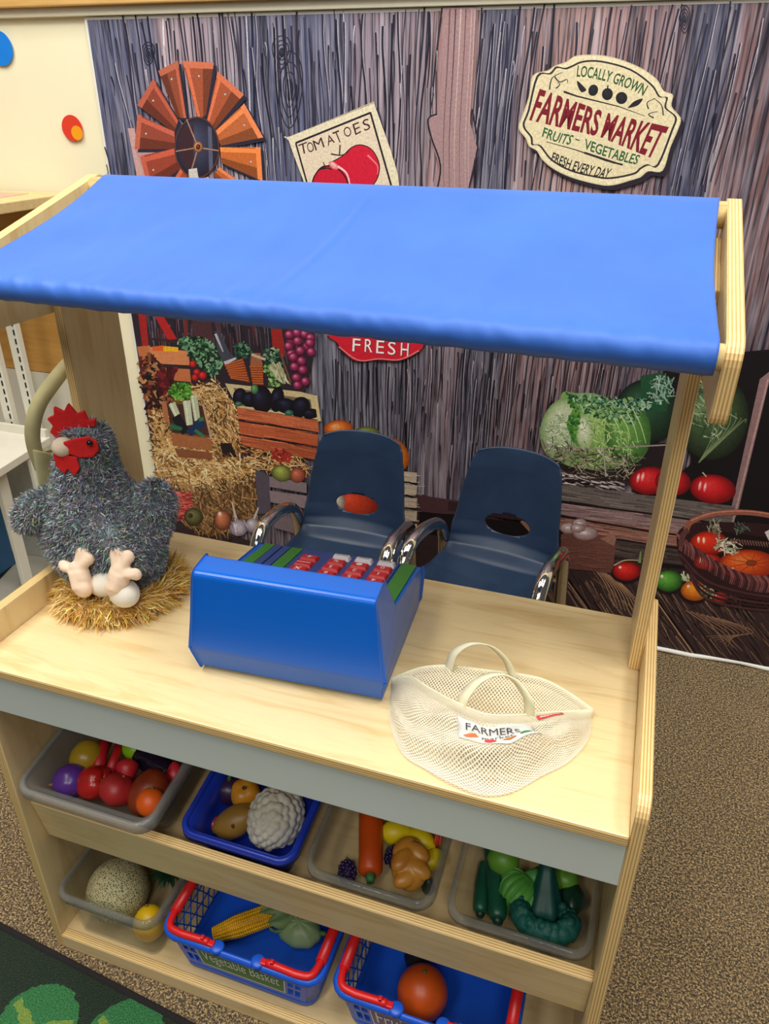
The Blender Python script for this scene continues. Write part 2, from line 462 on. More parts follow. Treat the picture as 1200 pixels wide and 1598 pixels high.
bot = [(150, (72, 66, 78)), (330, (92, 66, 72)), (470, (70, 62, 72)), (486, (66, 66, 84)), (520, (100, 100, 116)), (640, (92, 86, 98)), (652, (84, 74, 84)), (690, (126, 106, 112)), (716, (112, 92, 100)), (728, (56, 54, 68)), (772, (74, 68, 82)), (782, (120, 92, 94)), (900, (122, 88, 86)), (960, (104, 76, 82)), (1040, (84, 62, 68)), (1100, (70, 48, 56)), (1230, (64, 42, 46))]
def A560(px): return B(px, 560)[0]/2.3
ct = t.ramp(xn, [(A150(p), pc(c)) for p, c in top]); cb = t.ramp(xn, [(A560(p), pc(c)) for p, c in bot])
base = t.mix(t.ramp(z, [(.98, (1, 1, 1)), (1.2, (0, 0, 0))]) if False else t.math('SUBTRACT', 1, t.math('DIVIDE', t.math('SUBTRACT', z, .95), .3, True), True), ct, cb)
gv = t.coord(scale=(1, 1, .03)); g1 = t.noise(gv, 44, 4, .62, .8); gv2 = t.coord(scale=(1, 1, .09)); g2 = t.noise(gv2, 14, 3, .6, 1.2); g3 = t.noise(t.coord(scale=(1, 1, .06)), 110, 3, .6)
dark = t.ramp(g1, [(.40, (1, 1, 1)), (.46, (0, 0, 0))]); lite = t.ramp(g1, [(.56, (0, 0, 0)), (.66, (1, 1, 1))])
wv = t.n('ShaderNodeTexWave'); wv.wave_type = 'BANDS'; wv.bands_direction = 'X'; wv.inputs['Scale'].default_value = 19; wv.inputs['Distortion'].default_value = 7; wv.inputs['Detail'].default_value = 3; wv.inputs['Detail Scale'].default_value = 1.4
t.l(t.coord(scale=(1, 1, .07)), wv.inputs['Vector'])
wl_ = t.ramp(wv.outputs['Fac'], [(.06, (1, 1, 1)), (.26, (0, 0, 0))])
col1 = t.mix(t.math('MULTIPLY', dark, .8), base, (*pc((26, 26, 44)), 1))
col1 = t.mix(t.math('MULTIPLY', lite, .7), col1, t.mix(.45, base, (*pc((226, 214, 220)), 1)))
col1 = t.mix(t.math('MULTIPLY', wl_, t.math('MULTIPLY', t.math('SUBTRACT', g2, .22, True), 2.6, True)), col1, (*pc((22, 22, 38)), 1))
col1 = t.mix(t.math('MULTIPLY', t.math('SUBTRACT', g3, .42, True), 1.2), col1, (*pc((196, 190, 206)), 1))
t.color(col1); M_PLANK = t.m
t = NT('banner_print'); t.set(Roughness=.5, Specular_IOR_Level=.35)
at = t.n('ShaderNodeAttribute'); at.attribute_name = 'Col'
nz = t.noise(t.coord(), 160, 3); t.color(t.mix(.35, at.outputs['Color'], t.ramp(nz, [(.3, (.35, .35, .35)), (.7, (1, 1, 1))]), 'MULTIPLY') if False else t.mix(1.0, at.outputs['Color'], t.ramp(nz, [(.25, (.78, .78, .78)), (.75, (1.16, 1.16, 1.16))]), 'MULTIPLY'))
M_PRINT = t.m
M_BORDER = plain('banner_white_edge', (236, 234, 226), .5, .02)
mb = MB(); mb.box((-.008, -.0009, .004), (2.28, .0, 1.832), 0); mb.build('cloth', M_BORDER, banner)
mb = MB(); i = mb.pts([(.0, -.0011, .018), (2.268, -.0011, .018), (2.268, -.0011, 1.8245), (.0, -.0011, 1.8245)]); mb.face(i)
mb.build('plank_print', M_PLANK, banner)
# floor edge of the banner lies in a soft white roll
mb = MB(); mb.tube([(-.008+2.29*k/30, -.007-.004*math.sin(k*1.3), .009+.002*math.sin(k*2.1)) for k in range(31)], .008, 8); mb.build('bottom_hem', M_BORDER, banner)

A = Art()
# plank seams
for p, q, wd, c in [((254, 22), (262, 150), 2.5, (230, 222, 226)), ((384, 14), (392, 230), 2, (212, 204, 214)), ((393, 20), (400, 280), 3, (26, 28, 46)), ((812, 10), (786, 320), 3, (26, 26, 44)), ((690, 12), (672, 190), 2.4, (30, 30, 46)), ((752, 12), (740, 300), 2.5, (34, 34, 52)), ((1064, 6), (1030, 300), 2, (36, 30, 44)), ((1140, 2), (1100, 300), 2.4, (40, 30, 40)), ((536, 16), (540, 160), 1.6, (200, 192, 204)), ((633, 560), (634, 700), 2.6, (20, 20, 30)), ((638, 560), (640, 700), 1.4, (176, 170, 180)), ((524, 560), (522, 660), 2.2, (24, 24, 36)), ((766, 560), (754, 700), 2.4, (26, 24, 34)), ((772, 560), (760, 700), 1.2, (170, 160, 168)), ((716, 560), (700, 780), 2, (30, 26, 34))]:
    A.line([p, ((p[0]+q[0])/2+R.uniform(-2, 2), (p[1]+q[1])/2), q], wd, c, sp=5)
# knots and curly grain
for x, y, rx, ry in [(232, 84, 9, 18), (440, 82, 14, 26), (452, 140, 20, 60), (715, 195, 20, 42), (1068, 30, 8, 22)]:
    for f in (1, .72, .46):
        pts = [(x+rx*f*math.cos(a)*(1-.3*math.sin(a)), y+ry*f*math.sin(a)) for a in [2*PI*k/14 for k in range(15)]]
        A.line(pts, 1.6, (30, 32, 52), sp=2)
    A.ell(x, y, rx*.3, ry*.3, (40, 42, 62), n=12, rings=2)
x = 160
while x < 1200:
    x += R.uniform(3.5, 11); y0 = 20-(x-135)*.02; L = R.uniform(.35, 1); s0 = R.uniform(0, 1-L); wob_ = R.uniform(1, 4.5); ph = R.uniform(0, 6); f_ = R.uniform(.012, .03)
    P_ = []
    for q in range(9):
        y = lerp(y0, 312, s0+L*q/8); P_.append((x-(x-580)/2300*(y-20)+wob_*math.sin(y*f_+ph), y))
    wd_ = R.uniform(1.0, 3.6); A.line(P_, wd_, R.choice([(26, 26, 46), (40, 38, 58), (52, 44, 60)]), wd_*.5, sp=3)
    if R.random() < .35: A.line([(p[0]+wd_*.5+1.2, p[1]) for p in P_], R.uniform(.8, 1.8), (184, 176, 190), .5, sp=3)
x = 505
while x < 1080:
    x += R.uniform(4, 13); P_ = []; ph = R.uniform(0, 6); top_ = R.uniform(500, 600); bot_ = R.uniform(620, 775)
    for q in range(7): y = lerp(top_, bot_, q/6); P_.append((x-(x-580)/2300*(y-20)+1.6*math.sin(y*.03+ph), y))
    wd_ = R.uniform(.8, 2.6); A.line(P_, wd_, R.choice([(24, 20, 30), (40, 32, 42)]), wd_*.5, sp=3)
    if R.random() < .25: A.line([(p[0]+wd_*.5+1, p[1]) for p in P_], R.uniform(.6, 1.4), (170, 156, 168), .4, sp=3)
for _ in range(110):
    x = R.uniform(160, 1195); y = R.uniform(30, 290); l = R.uniform(20, 90); a = (x-580)/2300
    dk = R.random() < .62
    A.line([(x, y), (x-a*l*.5+R.uniform(-3, 3), y+l*.5), (x-a*l, y+l)], R.uniform(.8, 2.6), (24, 26, 44) if dk else (190, 184, 198), .4, sp=3)
for _ in range(150):
    x = R.uniform(500, 1190); y = R.uniform(540, 700); l = R.uniform(20, 80); a = (x-580)/2300
    dk = R.random() < .7
    A.line([(x, y), (x-a*l*.5+R.uniform(-2, 2), y+l*.5), (x-a*l, y+l)], R.uniform(.8, 2.2), (22, 18, 28) if dk else (168, 150, 160), .4, sp=3)
A.poly([(668, 182), (683, 178), (689, 130), (692, 12), (744, 12), (738, 130), (734, 190), (745, 230), (730, 300), (680, 300), (686, 258), (672, 215)], (166, 134, 136))
A.line([(683, 178), (669, 186), (674, 215), (688, 258), (682, 300)], 2.5, (30, 28, 42), sp=4); A.line([(737, 170), (746, 232), (730, 300)], 2.5, (40, 36, 52), sp=4)
for x in (697, 706, 714, 722, 731, 736): A.line([(x+6, 14), (x+2, 100), (x-4, 210), (x-4, 298)], R.uniform(1, 2.6), R.choice([(112, 78, 78), (60, 44, 56), (206, 176, 170)]), .5, sp=4)
# printed windmill
A.poly([(201, 200), (211, 200), (236, 300), (220, 300)], (206, 164, 160)); A.poly([(212, 232), (276, 232), (250, 300), (236, 300)], (196, 150, 150))
cx, cy = 311, 230
blades = [((278, 95), (250, 110), (280, 184), (291, 184), (152, 76, 54)), ((288, 95), (333, 98), (322, 180), (312, 186), (170, 86, 58)), ((343, 113), (380, 146), (332, 205), (325, 192), (176, 88, 56)), ((384, 164), (411, 212), (345, 225), (338, 207), (196, 106, 60)), ((408, 232), (411, 280), (347, 252), (345, 232), (204, 108, 52)), ((397, 300), (365, 304), (335, 272), (343, 262), (196, 102, 56)), ((240, 124), (217, 162), (274, 205), (279, 190), (150, 70, 52)), ((216, 180), (212, 230), (275, 230), (274, 208), (156, 74, 56)), ((221, 246), (234, 298), (284, 258), (276, 234), (160, 70, 52)), ((262, 300), (300, 300), (297, 276), (287, 260), (166, 76, 52)), ((298, 300), (312, 300), (310, 280), (300, 278), (206, 116, 70)), ((338, 300), (325, 300), (318, 277), (326, 276), (206, 132, 84))]
for a, b, c, d, cc in blades:
    ex = lambda p, q, f: (p[0]+(p[0]-q[0])*f, p[1]+(p[1]-q[1])*f)
    a, b, c, d = ex(a, b, .05), ex(b, a, .05), ex(c, d, .12), ex(d, c, .12)
    A.poly([(p[0]+5, p[1]+5) for p in (a, b, c, d)], (44, 42, 60))
    A.poly([a, b, c, d], cc)
    o = tuple(v*.72 for v in cc)
    A.poly([(lerp(b[0], a[0], .35), lerp(b[1], a[1], .35)), b, c, (lerp(c[0], d[0], .35), lerp(c[1], d[1], .35))], o)
    A.poly([(lerp(a[0], b[0], .06), lerp(a[1], b[1], .06)), (lerp(a[0], b[0], .18), lerp(a[1], b[1], .18)), (lerp(d[0], c[0], .3), lerp(d[1], c[1], .3)), d], tuple(min(255, v*1.28+8) for v in cc))
    q = .12
    A.poly([a, b, (lerp(b[0], c[0], q), lerp(b[1], c[1], q)), (lerp(a[0], d[0], q), lerp(a[1], d[1], q))], tuple(min(255, v*1.16+18) for v in cc))
    A.ell(lerp(lerp(a[0], b[0], .5), lerp(c[0], d[0], .5), .26), lerp(lerp(a[1], b[1], .5), lerp(c[1], d[1], .5), .26), 2, 2, (240, 214, 190), n=8, rings=1)
A.ell(309, 230, 35, 48, (58, 60, 84), (34, 30, 44), n=40)
A.poly([(285, 200), (304, 195), (304, 262), (292, 262), (280, 232)], (64, 40, 48)); A.poly([(326, 196), (332, 200), (334, 262), (328, 270)], (92, 92, 118))
for a in range(0, 360, 6):
    a0 = math.radians(a); a1 = math.radians(a+6)
    A.line([(309+34*math.cos(a0), 230+47*math.sin(a0)), (309+34*math.cos(a1), 230+47*math.sin(a1))], 2.2, (96, 56, 50))
for q in ((293, 186), (276, 236), (298, 274), (343, 235)): A.line([(cx, cy), q], 2, (170, 130, 112))
A.ell(311, 229, 7.5, 9, (196, 132, 88), (110, 66, 44), n=18); A.ell(311, 229, 3.6, 4.4, (96, 52, 36), n=12, rings=2)
A.poly([(296, 264), (309, 262), (312, 280), (297, 280)], (214, 208, 200))
# printed tomato sign
A.poly([(456, 222), (580, 166), (592, 170), (628, 304), (490, 310)], (48, 50, 72))
A.smooth([(452, 219), (456, 212), (575, 164), (583, 163), (588, 170), (625, 300), (560, 318), (494, 318), (484, 304)], (234, 222, 192), 4)
A.poly([(465, 224), (578, 178), (612, 292), (580, 306), (487, 312)], (232, 214, 188))
for p, q, wd in [((463, 223), (579, 176), 3.2), ((579, 175), (613, 294), 3), ((463, 223), (488, 312), 2.6), ((613, 293), (580, 306), 1.6)]: A.line([p, q], wd, (38, 30, 40))
for ch, tl, tr, bl, br in [('T', (467, 226), (480, 221), (470, 242), (483, 237)), ('O', (479, 224), (488, 220), (483, 239), (493, 235)), ('M', (489, 220), (503, 214), (494, 235), (508, 229)), ('A', (511, 212), (518, 209), (513, 228), (524, 222)), ('T', (520, 207), (530, 203), (527, 224), (537, 220)), ('O', (536, 200), (547, 196), (540, 215), (551, 211)), ('E', (551, 194), (561, 190), (556, 211), (565, 206)), ('S', (566, 188), (576, 184), (570, 205), (580, 201))]:
    A.text(ch, tl, tr, bl, br, (70, 34, 40))
def outl(pts, c, lw, lc):
    A.smooth(pts, c, 5); q = crom([(p[0], p[1], 0) for p in pts], 5, True); A.line([(p.x, p.y) for p in q]+[(q[0].x, q[0].y)], lw, lc)
outl([(536, 243), (550, 230), (565, 226), (582, 234), (593, 256), (590, 278), (578, 293), (560, 304), (545, 318), (520, 318), (515, 280), (514, 258)], (212, 26, 56), 1.6, (60, 16, 30))
outl([(503, 261), (520, 260), (536, 270), (545, 290), (540, 312), (500, 318), (491, 300), (490, 280)], (206, 24, 54), 2.2, (50, 14, 28))
A.ell(522, 258, 9, 5, (236, 160, 160), (226, 90, 100), rotd=35, n=16); A.line([(528, 259), (542, 270), (547, 290), (543, 300)], 3.4, (244, 196, 196), 1.4, 4); A.line([(575, 242), (590, 258), (590, 272)], 3, (240, 120, 130), 1, 4)
A.line([(531, 243), (532, 226)], 2, (44, 40, 40)); A.line([(518, 240), (534, 242), (546, 236)], 2.4, (40, 40, 36), 1, 4); A.line([(503, 262), (509, 261), (506, 253)], 2.4, (36, 34, 34), 1.4); A.line([(500, 264), (512, 262), (519, 264)], 2, (36, 34, 34))
# printed farmers market plaque
pl_o = [(885, 96), (900, 87), (935, 86), (965, 92), (1000, 106), (1025, 124), (1036, 142), (1050, 148), (1048, 166), (1062, 184), (1058, 202), (1046, 230), (1034, 266), (1012, 267), (1000, 276), (985, 281), (955, 289), (930, 287), (890, 276), (862, 262), (846, 248), (838, 235), (826, 228), (821, 216), (810, 200), (815, 182), (826, 150), (832, 118), (855, 110), (866, 103)]
A.smooth([(p[0]+5, p[1]+7) for p in pl_o], (40, 34, 48), 4); A.smooth(pl_o, (222, 206, 166), 4); A.smooth([(p[0]*.982+16.9, p[1]*.982+3.4) for p in pl_o], (238, 226, 188), 4)
pl_i = [(893, 102), (910, 95), (940, 95), (985, 108), (1018, 132), (1030, 150), (1042, 152), (1040, 168), (1056, 183), (1050, 204), (1028, 258), (1012, 258), (1000, 264), (990, 272), (955, 279), (930, 277), (890, 267), (860, 250), (842, 228), (830, 226), (828, 214), (816, 196), (824, 172), (838, 118), (858, 114), (868, 104), (882, 106)]
A.smooth([(p[0]+.0, p[1]) for p in pl_i], (54, 46, 50), 4); A.smooth([(935+(p[0]-935)*.972, 187+(p[1]-187)*.968) for p in pl_i], (232, 218, 178), 4)
A.text('LOCALLY GROWN', (902, 102), (1012, 134), (900, 120), (1003, 150), (34, 88, 46), 6, .018)
A.text('FARMERS', (843, 138), (941, 173), (826, 188), (931, 213), (128, 22, 42), 0, .028); A.text('MARKET', (949, 176), (1044, 198), (937, 214), (1020, 248), (128, 22, 42), 0, .028)
A.text('FRUITS', (850, 198), (897, 211), (846, 213), (889, 226), (40, 96, 56), -2, .018); A.text('-', (898, 216), (905, 218), (898, 218), (905, 220), (40, 96, 56)); A.text('VEGETABLES', (914, 216), (1000, 242), (911, 232), (993, 257), (40, 96, 56), -2, .018)
A.text('FRESH EVERY DAY', (864, 237), (956, 263), (860, 251), (948, 279), (38, 34, 38), -4, .018)
A.line([(880, 143), (900, 150), (965, 166), (1006, 181)], 3.4, (44, 38, 42), .8); A.line([(853, 221), (900, 234), (945, 250), (972, 257)], 1, (44, 38, 42), 3); A.line([(912, 238), (960, 254)], 3.4, (44, 38, 42))
for x, y, rx, ry, rd in [(926, 141, 7.5, 9, 20), (948, 147, 8.5, 9.5, 10), (970, 153, 9, 9.5, 15)]: A.ell(x, y, rx, ry, (34, 32, 40), (28, 26, 34), rotd=rd, hc=(44, 42, 50))
A.smooth([(901, 126), (912, 136), (915, 141), (908, 144), (903, 137)], (36, 34, 40), 4); A.smooth([(980, 168), (990, 158), (1003, 154), (996, 164), (984, 168)], (36, 34, 40), 4); A.line([(948, 139), (949, 133)], 2, (34, 32, 40))
for pts in ([(858, 140), (862, 122), (878, 113)], [(866, 120), (874, 128), (885, 124), (886, 130)], [(868, 138), (874, 132), (870, 128)], [(1035, 180), (1032, 164), (1020, 153)], [(1012, 170), (1010, 160), (1022, 154)], [(1020, 184), (1012, 178), (1026, 174)]): A.line(pts, 2.2, (50, 44, 46), .8, 5)
# printed red FRESH sign
A.smooth([(520, 520), (650, 500), (666, 530), (652, 550), (628, 562), (600, 563), (580, 561), (556, 563), (534, 548), (524, 532)], (60, 24, 34), 5)
A.smooth([(522, 518), (655, 500), (662, 536), (650, 550), (625, 561), (592, 560), (558, 562), (540, 550), (528, 534)], (204, 30, 50), 5)
for ch, x, y in (('F', 552, 527), ('R', 571, 528), ('E', 589, 530), ('S', 607, 532), ('H', 627, 534)): A.text(ch, (x+1, y+1), (x+13, y+2), (x, y+21), (x+12, y+22), (60, 20, 30)); A.text(ch, (x, y), (x+12, y+1), (x-1, y+20), (x+11, y+21), (246, 236, 232))
A.line([(530, 540), (560, 561), (592, 559), (625, 560), (655, 546)], 2, (230, 120, 120), sp=5)
# dark plank floor at the foot of the print
A.poly([(262, 800), (420, 852), (420, 880), (640, 900), (640, 800), (860, 872), (935, 868), (1200, 880), (1230, 1056), (1020, 1014), (700, 960), (250, 880)], (52, 38, 42))
A.poly([(640, 815), (660, 770), (880, 840), (960, 880), (1200, 900), (1230, 1056), (1020, 1014), (640, 950)], (58, 42, 44))
for (p, q), wd in [(((862, 868), (930, 960)), 4), (((1000, 900), (1092, 1026)), 5), (((1130, 930), (1215, 1010)), 4), (((690, 830), (800, 960)), 4), (((560, 830), (600, 930)), 3), (((300, 850), (420, 862)), 2), (((330, 842), (350, 858)), 3), (((352, 850), (365, 838)), 2.5)]: A.line([p, q], wd, (12, 8, 12), wd*.7)
def fl_reg(): return R.uniform(640, 1205), R.uniform(885, 1046)
floor_in = inside([(700, 890), (880, 900), (1200, 905), (1225, 1052), (1022, 1010), (850, 955)])
A.strokes(300, floor_in, 60, 54, 1.8, [(104, 78, 66), (84, 62, 56), (28, 20, 24), (140, 106, 86), (30, 22, 26)], 4, .12)
for k in range(9): A.line([(925+k*5, 880+k*3), (945+k*6, 910+k*3), (958+k*6, 945+k*2)], 1.8, (176, 136, 104), .6, 5)
for k in range(8): A.line([(1070+k*8, 950+k*2), (1120+k*8, 985), (1150-k*7, 1012-k*3)], 1.5, (150, 112, 88), .6, 5)
A.line([(1002, 904), (1086, 1024)], 1.6, (190, 146, 112)); A.line([(868, 880), (926, 962)], 1.6, (176, 134, 104))

# left side: red barn timbers, crates of produce and straw
A.poly([(205, 478), (490, 490), (490, 560), (470, 640), (330, 640), (240, 640), (212, 520)], (44, 34, 44))
A.strokes(140, inside([(222, 490), (480, 490), (480, 560), (240, 540)]), 40, 84, 2, [(74, 66, 80), (28, 24, 34), (98, 92, 108), (96, 50, 54)], 3, .05)
A.poly([(217, 484), (229, 484), (234, 538), (224, 540)], (160, 34, 36)); A.poly([(240, 486), (252, 484), (278, 528), (264, 530)], (176, 34, 38)); A.poly([(424, 500), (440, 500), (446, 556), (428, 552)], (150, 36, 34)); A.poly([(288, 490), (294, 490), (296, 530), (290, 530)], (110, 44, 42))
A.poly([(300, 492), (330, 494), (335, 532), (305, 530)], (74, 44, 50)); A.line([(234, 528), (280, 532)], 4, (60, 34, 36))
def crate(rows, cols_):
    for q, c in zip(rows, cols_): A.poly(q, c)
A.poly([(216, 540), (236, 538), (240, 566), (222, 570)], (190, 110, 66))
crate([[(235, 540), (296, 547), (298, 569), (236, 566)], [(238, 572), (298, 575), (300, 595), (242, 590)]], [(212, 132, 84), (196, 112, 68)])
A.poly([(240, 540), (257, 538), (257, 547), (240, 546)], (222, 96, 34)); A.poly([(257, 539), (280, 541), (280, 548), (257, 547)], (238, 178, 36))
# dark leaves left
A.strokes(260, inside([(220, 560), (244, 556), (262, 590), (268, 620), (262, 650), (238, 662), (228, 620)]), 15, 60, 6, [(70, 26, 26), (44, 22, 24), (104, 40, 34), (24, 16, 20), (150, 84, 54), (186, 130, 84)], 70, .4)
A.strokes(60, inside([(252, 580), (276, 576), (272, 612), (250, 612)]), 12, 60, 8, [(116, 26, 34), (84, 18, 28), (60, 16, 24)], 60, .4)
# leafy greens
for reg, n, cs in [([(280, 535), (292, 524), (318, 526), (345, 545), (348, 570), (332, 592), (318, 574), (296, 552)], 330, [(46, 92, 62), (24, 54, 38), (96, 146, 104), (16, 34, 26), (130, 170, 130)]), ([(368, 540), (380, 534), (394, 545), (388, 556), (372, 556)], 90, [(40, 84, 60), (18, 40, 32), (92, 136, 104)]), ([(412, 548), (432, 540), (444, 560), (440, 578), (416, 566)], 110, [(70, 110, 84), (34, 60, 48), (140, 166, 130), (24, 34, 30)]), ([(412, 572), (426, 566), (446, 586), (440, 600), (424, 604)], 130, [(120, 164, 84), (70, 112, 56), (176, 204, 130), (40, 66, 40)])]:
    A.strokes(n, inside(reg), 7, 0, 4.5, cs, 180, .5)
for x, y, r in [(303, 567, 6), (309, 580, 6), (318, 585, 7), (306, 588, 6)]: A.ell(x, y, r, r, (190, 36, 36), (84, 14, 20), n=14, rings=3)
# bottles in wicker
A.poly([(336, 516), (343, 515), (362, 552), (378, 562), (352, 568), (342, 548)], (64, 66, 78)); A.line([(338, 520), (350, 548)], 4, (180, 180, 188), 1.6); A.line([(352, 566), (370, 558)], 6, (190, 190, 196), 3)
def wick(q, n=9):
    A.poly(q, (132, 58, 28)); a, b, c, d = q
    for k in range(n):
        for j in range(10):
            u, v = (j+.5*(k % 2))/10.5, k/n
            x = lerp(lerp(a[0], b[0], u), lerp(d[0], c[0], u), v+.04); y = lerp(lerp(a[1], b[1], u), lerp(d[1], c[1], u), v+.04)
            A.line([(x, y), (x+lerp(b[0]-a[0], c[0]-d[0], v)/12, y+lerp(b[1]-a[1], c[1]-d[1], v)/12)], 2, (206, 106, 52), 1.2, new=(j == 0))
wick([(352, 568), (381, 558), (392, 596), (362, 590)]); wick([(391, 570), (412, 570), (413, 600), (396, 599)], 8)
A.poly([(394, 550), (408, 550), (412, 570), (392, 570)], (150, 92, 66)); A.line([(394, 552), (416, 560)], 4, (196, 170, 140)); A.line([(440, 552), (455, 596)], 3, (110, 74, 56)); A.strokes(30, inside([(424, 572), (440, 568), (452, 596), (440, 600)]), 14, 60, 4, [(200, 196, 160), (150, 150, 110)], 20)
# plaited red onions
for x, y in [(453, 521), (465, 518), (477, 520), (486, 526), (454, 536), (466, 531), (481, 539), (487, 548), (456, 551), (470, 546), (472, 562), (459, 556), (461, 571), (474, 576), (464, 588), (478, 594), (466, 600), (452, 539), (485, 534)]: A.ell(x, y, 8, 7.5, (152, 42, 84), (66, 14, 40), n=16, rings=4, hc=(220, 140, 170))
# straw bales
A.poly([(244, 700), (240, 650), (300, 600), (340, 596), (372, 640), (378, 690), (360, 700), (400, 730), (402, 810), (330, 836), (262, 800)], (118, 80, 46))
A.poly([(250, 650), (262, 640), (300, 690), (250, 760)], (140, 100, 58))
straw = [(222, 180, 118), (190, 142, 84), (146, 100, 56), (96, 64, 38), (240, 206, 150), (70, 46, 30), (206, 156, 92)]
A.strokes(700, inside([(300, 600), (340, 596), (368, 632), (378, 700), (350, 712), (330, 690), (318, 640)]), 22, lambda x, y: 20 if y < 630 else 66, 2, straw, 35, .25)
A.strokes(420, inside([(236, 645), (258, 640), (280, 690), (300, 700), (290, 740), (250, 740)]), 20, 60, 2, straw, 60, .3)
A.poly([(345, 690), (362, 690), (372, 712), (350, 712)], (34, 26, 26))
A.strokes(900, inside([(248, 700), (300, 690), (350, 712), (396, 722), (402, 745), (330, 770), (250, 760)]), 22, 20, 2, [(236, 200, 138), (214, 166, 100), (180, 130, 74), (120, 80, 46), (246, 220, 166)], 40, .3)
A.strokes(700, inside([(262, 755), (330, 760), (402, 740), (402, 806), (370, 834), (310, 830), (270, 800)]), 22, 60, 1.8, [(150, 110, 68), (112, 80, 50), (80, 56, 36), (190, 146, 92), (60, 42, 30)], 35, .3)
A.strokes(260, inside([(378, 700), (410, 690), (470, 712), (482, 730), (470, 745), (400, 730)]), 20, 15, 2, straw+[(196, 90, 50)], 30, .3)
# courgette crate
A.poly([(254, 628), (262, 624), (266, 660), (258, 655)], (176, 112, 74)); A.poly([(262, 628), (318, 632), (330, 678), (270, 674)], (74, 44, 38))
for p, q, wd, c in [((270, 628), (280, 650), 11, (196, 204, 170)), ((293, 624), (298, 662), 12, (204, 212, 180)), ((304, 616), (310, 655), 11, (188, 196, 164))]: A.line([p, q], wd, c, wd*.85, 5); A.line([(p[0]-2, p[1]), (q[0]-2, q[1])], 2.5, (228, 232, 206), 2)
A.line([(276, 648), (292, 674)], 15, (26, 22, 34), 13, 4); A.line([(318, 656), (296, 676)], 15, (28, 50, 88), 12, 4); A.line([(268, 664), (286, 668)], 9, (40, 108, 74), 5); A.line([(306, 670), (320, 680)], 5, (52, 120, 84)); A.line([(312, 654), (320, 652)], 6, (56, 120, 70))
A.strokes(170, inside([(264, 612), (276, 598), (298, 600), (302, 616), (284, 624)]), 8, 0, 4, [(94, 164, 54), (60, 124, 36), (146, 196, 84), (40, 84, 30)], 180, .4)
crate([[(268, 675), (332, 683), (333, 702), (272, 694)], [(274, 698), (333, 705), (334, 716), (280, 712)]], [(170, 104, 64), (140, 82, 52)])
A.line([(319, 630), (332, 684)], 3.5, (200, 160, 120))
# aubergine crate
A.poly([(353, 597), (470, 610), (494, 616), (500, 654), (372, 634)], (206, 186, 140)); A.poly([(366, 604), (486, 622), (490, 648), (378, 632)], (120, 104, 78))
for x, y, rx, ry, rd in [(376, 618, 11, 14, 10), (392, 622, 14, 12, 0), (410, 622, 17, 22, -10), (434, 622, 11, 20, 8), (448, 632, 20, 12, 15), (470, 634, 15, 17, 40), (486, 644, 14, 8, 0)]: A.ell(x, y, rx, ry, (22, 18, 34), (10, 8, 18), rotd=rd, hc=(44, 48, 84), n=20)
A.ell(399, 606, 6, 8, (86, 134, 84), (40, 76, 50), n=12, rings=2); A.ell(374, 629, 6, 4, (70, 110, 96), n=12, rings=2); A.ell(453, 643, 7, 5, (56, 110, 90), n=12, rings=2)
crate([[(372, 634), (498, 655), (499, 673), (374, 652)], [(374, 656), (498, 677), (497, 695), (376, 674)], [(376, 678), (496, 699), (494, 716), (380, 694)]], [(200, 104, 66), (190, 92, 56), (174, 84, 52)])
for y in (654, 676): A.line([(374, y), (430, y+8), (484, y+20)], 3.2, (48, 24, 24), 1.5)
A.line([(494, 616), (500, 656)], 5, (214, 190, 140)); A.strokes(60, inside([(372, 634), (498, 655), (494, 712), (380, 694)]), 40, 10, 1, [(224, 132, 90), (150, 70, 44)], 2, .03)
A.strokes(40, inside([(430, 700), (456, 704), (450, 720), (430, 716)]), 10, 30, 4, [(180, 50, 40), (150, 34, 34)], 60)
# grey crate with fruit, red twine, onions, garlic along the floor
A.poly([(400, 730), (424, 742), (424, 800), (404, 800)], (84, 76, 88))
crate([[(422, 742), (480, 752), (480, 768), (422, 758)], [(422, 764), (480, 772), (480, 792), (424, 782)], [(424, 800), (480, 812), (480, 836), (430, 822)]], [(132, 116, 122), (140, 122, 126), (120, 104, 110)])
A.ell(441, 737, 16, 13, (138, 146, 66), (70, 74, 40), rotd=15); A.ell(466, 740, 12, 12, (176, 92, 66), (104, 44, 40))
A.poly([(264, 762), (300, 768), (298, 812), (268, 808)], (166, 48, 48)); A.strokes(120, inside([(264, 762), (300, 768), (298, 812), (268, 808)]), 18, 5, 1.8, [(210, 84, 78), (130, 28, 36), (230, 120, 100)], 15)
A.ell(304, 805, 15, 14, (104, 100, 58), (44, 40, 28), rotd=10); A.ell(299, 803, 4, 4, (60, 50, 34), n=10, rings=2); A.ell(349, 810, 13, 16, (184, 108, 70), (96, 50, 36)); A.ell(345, 801, 4, 5, (240, 196, 170), (200, 130, 96), n=10, rings=2)
A.ell(374, 822, 14, 13, (192, 180, 190), (110, 98, 116)); A.line([(371, 812), (364, 782)], 5, (196, 186, 176), 2); A.ell(396, 818, 12, 12, (176, 164, 174), (96, 84, 100)); A.line([(398, 808), (405, 790)], 4, (196, 186, 180), 2)
A.strokes(16, inside([(362, 814), (386, 814), (384, 834), (366, 834)]), 14, 70, 1.4, [(226, 218, 226), (130, 110, 136)], 15)
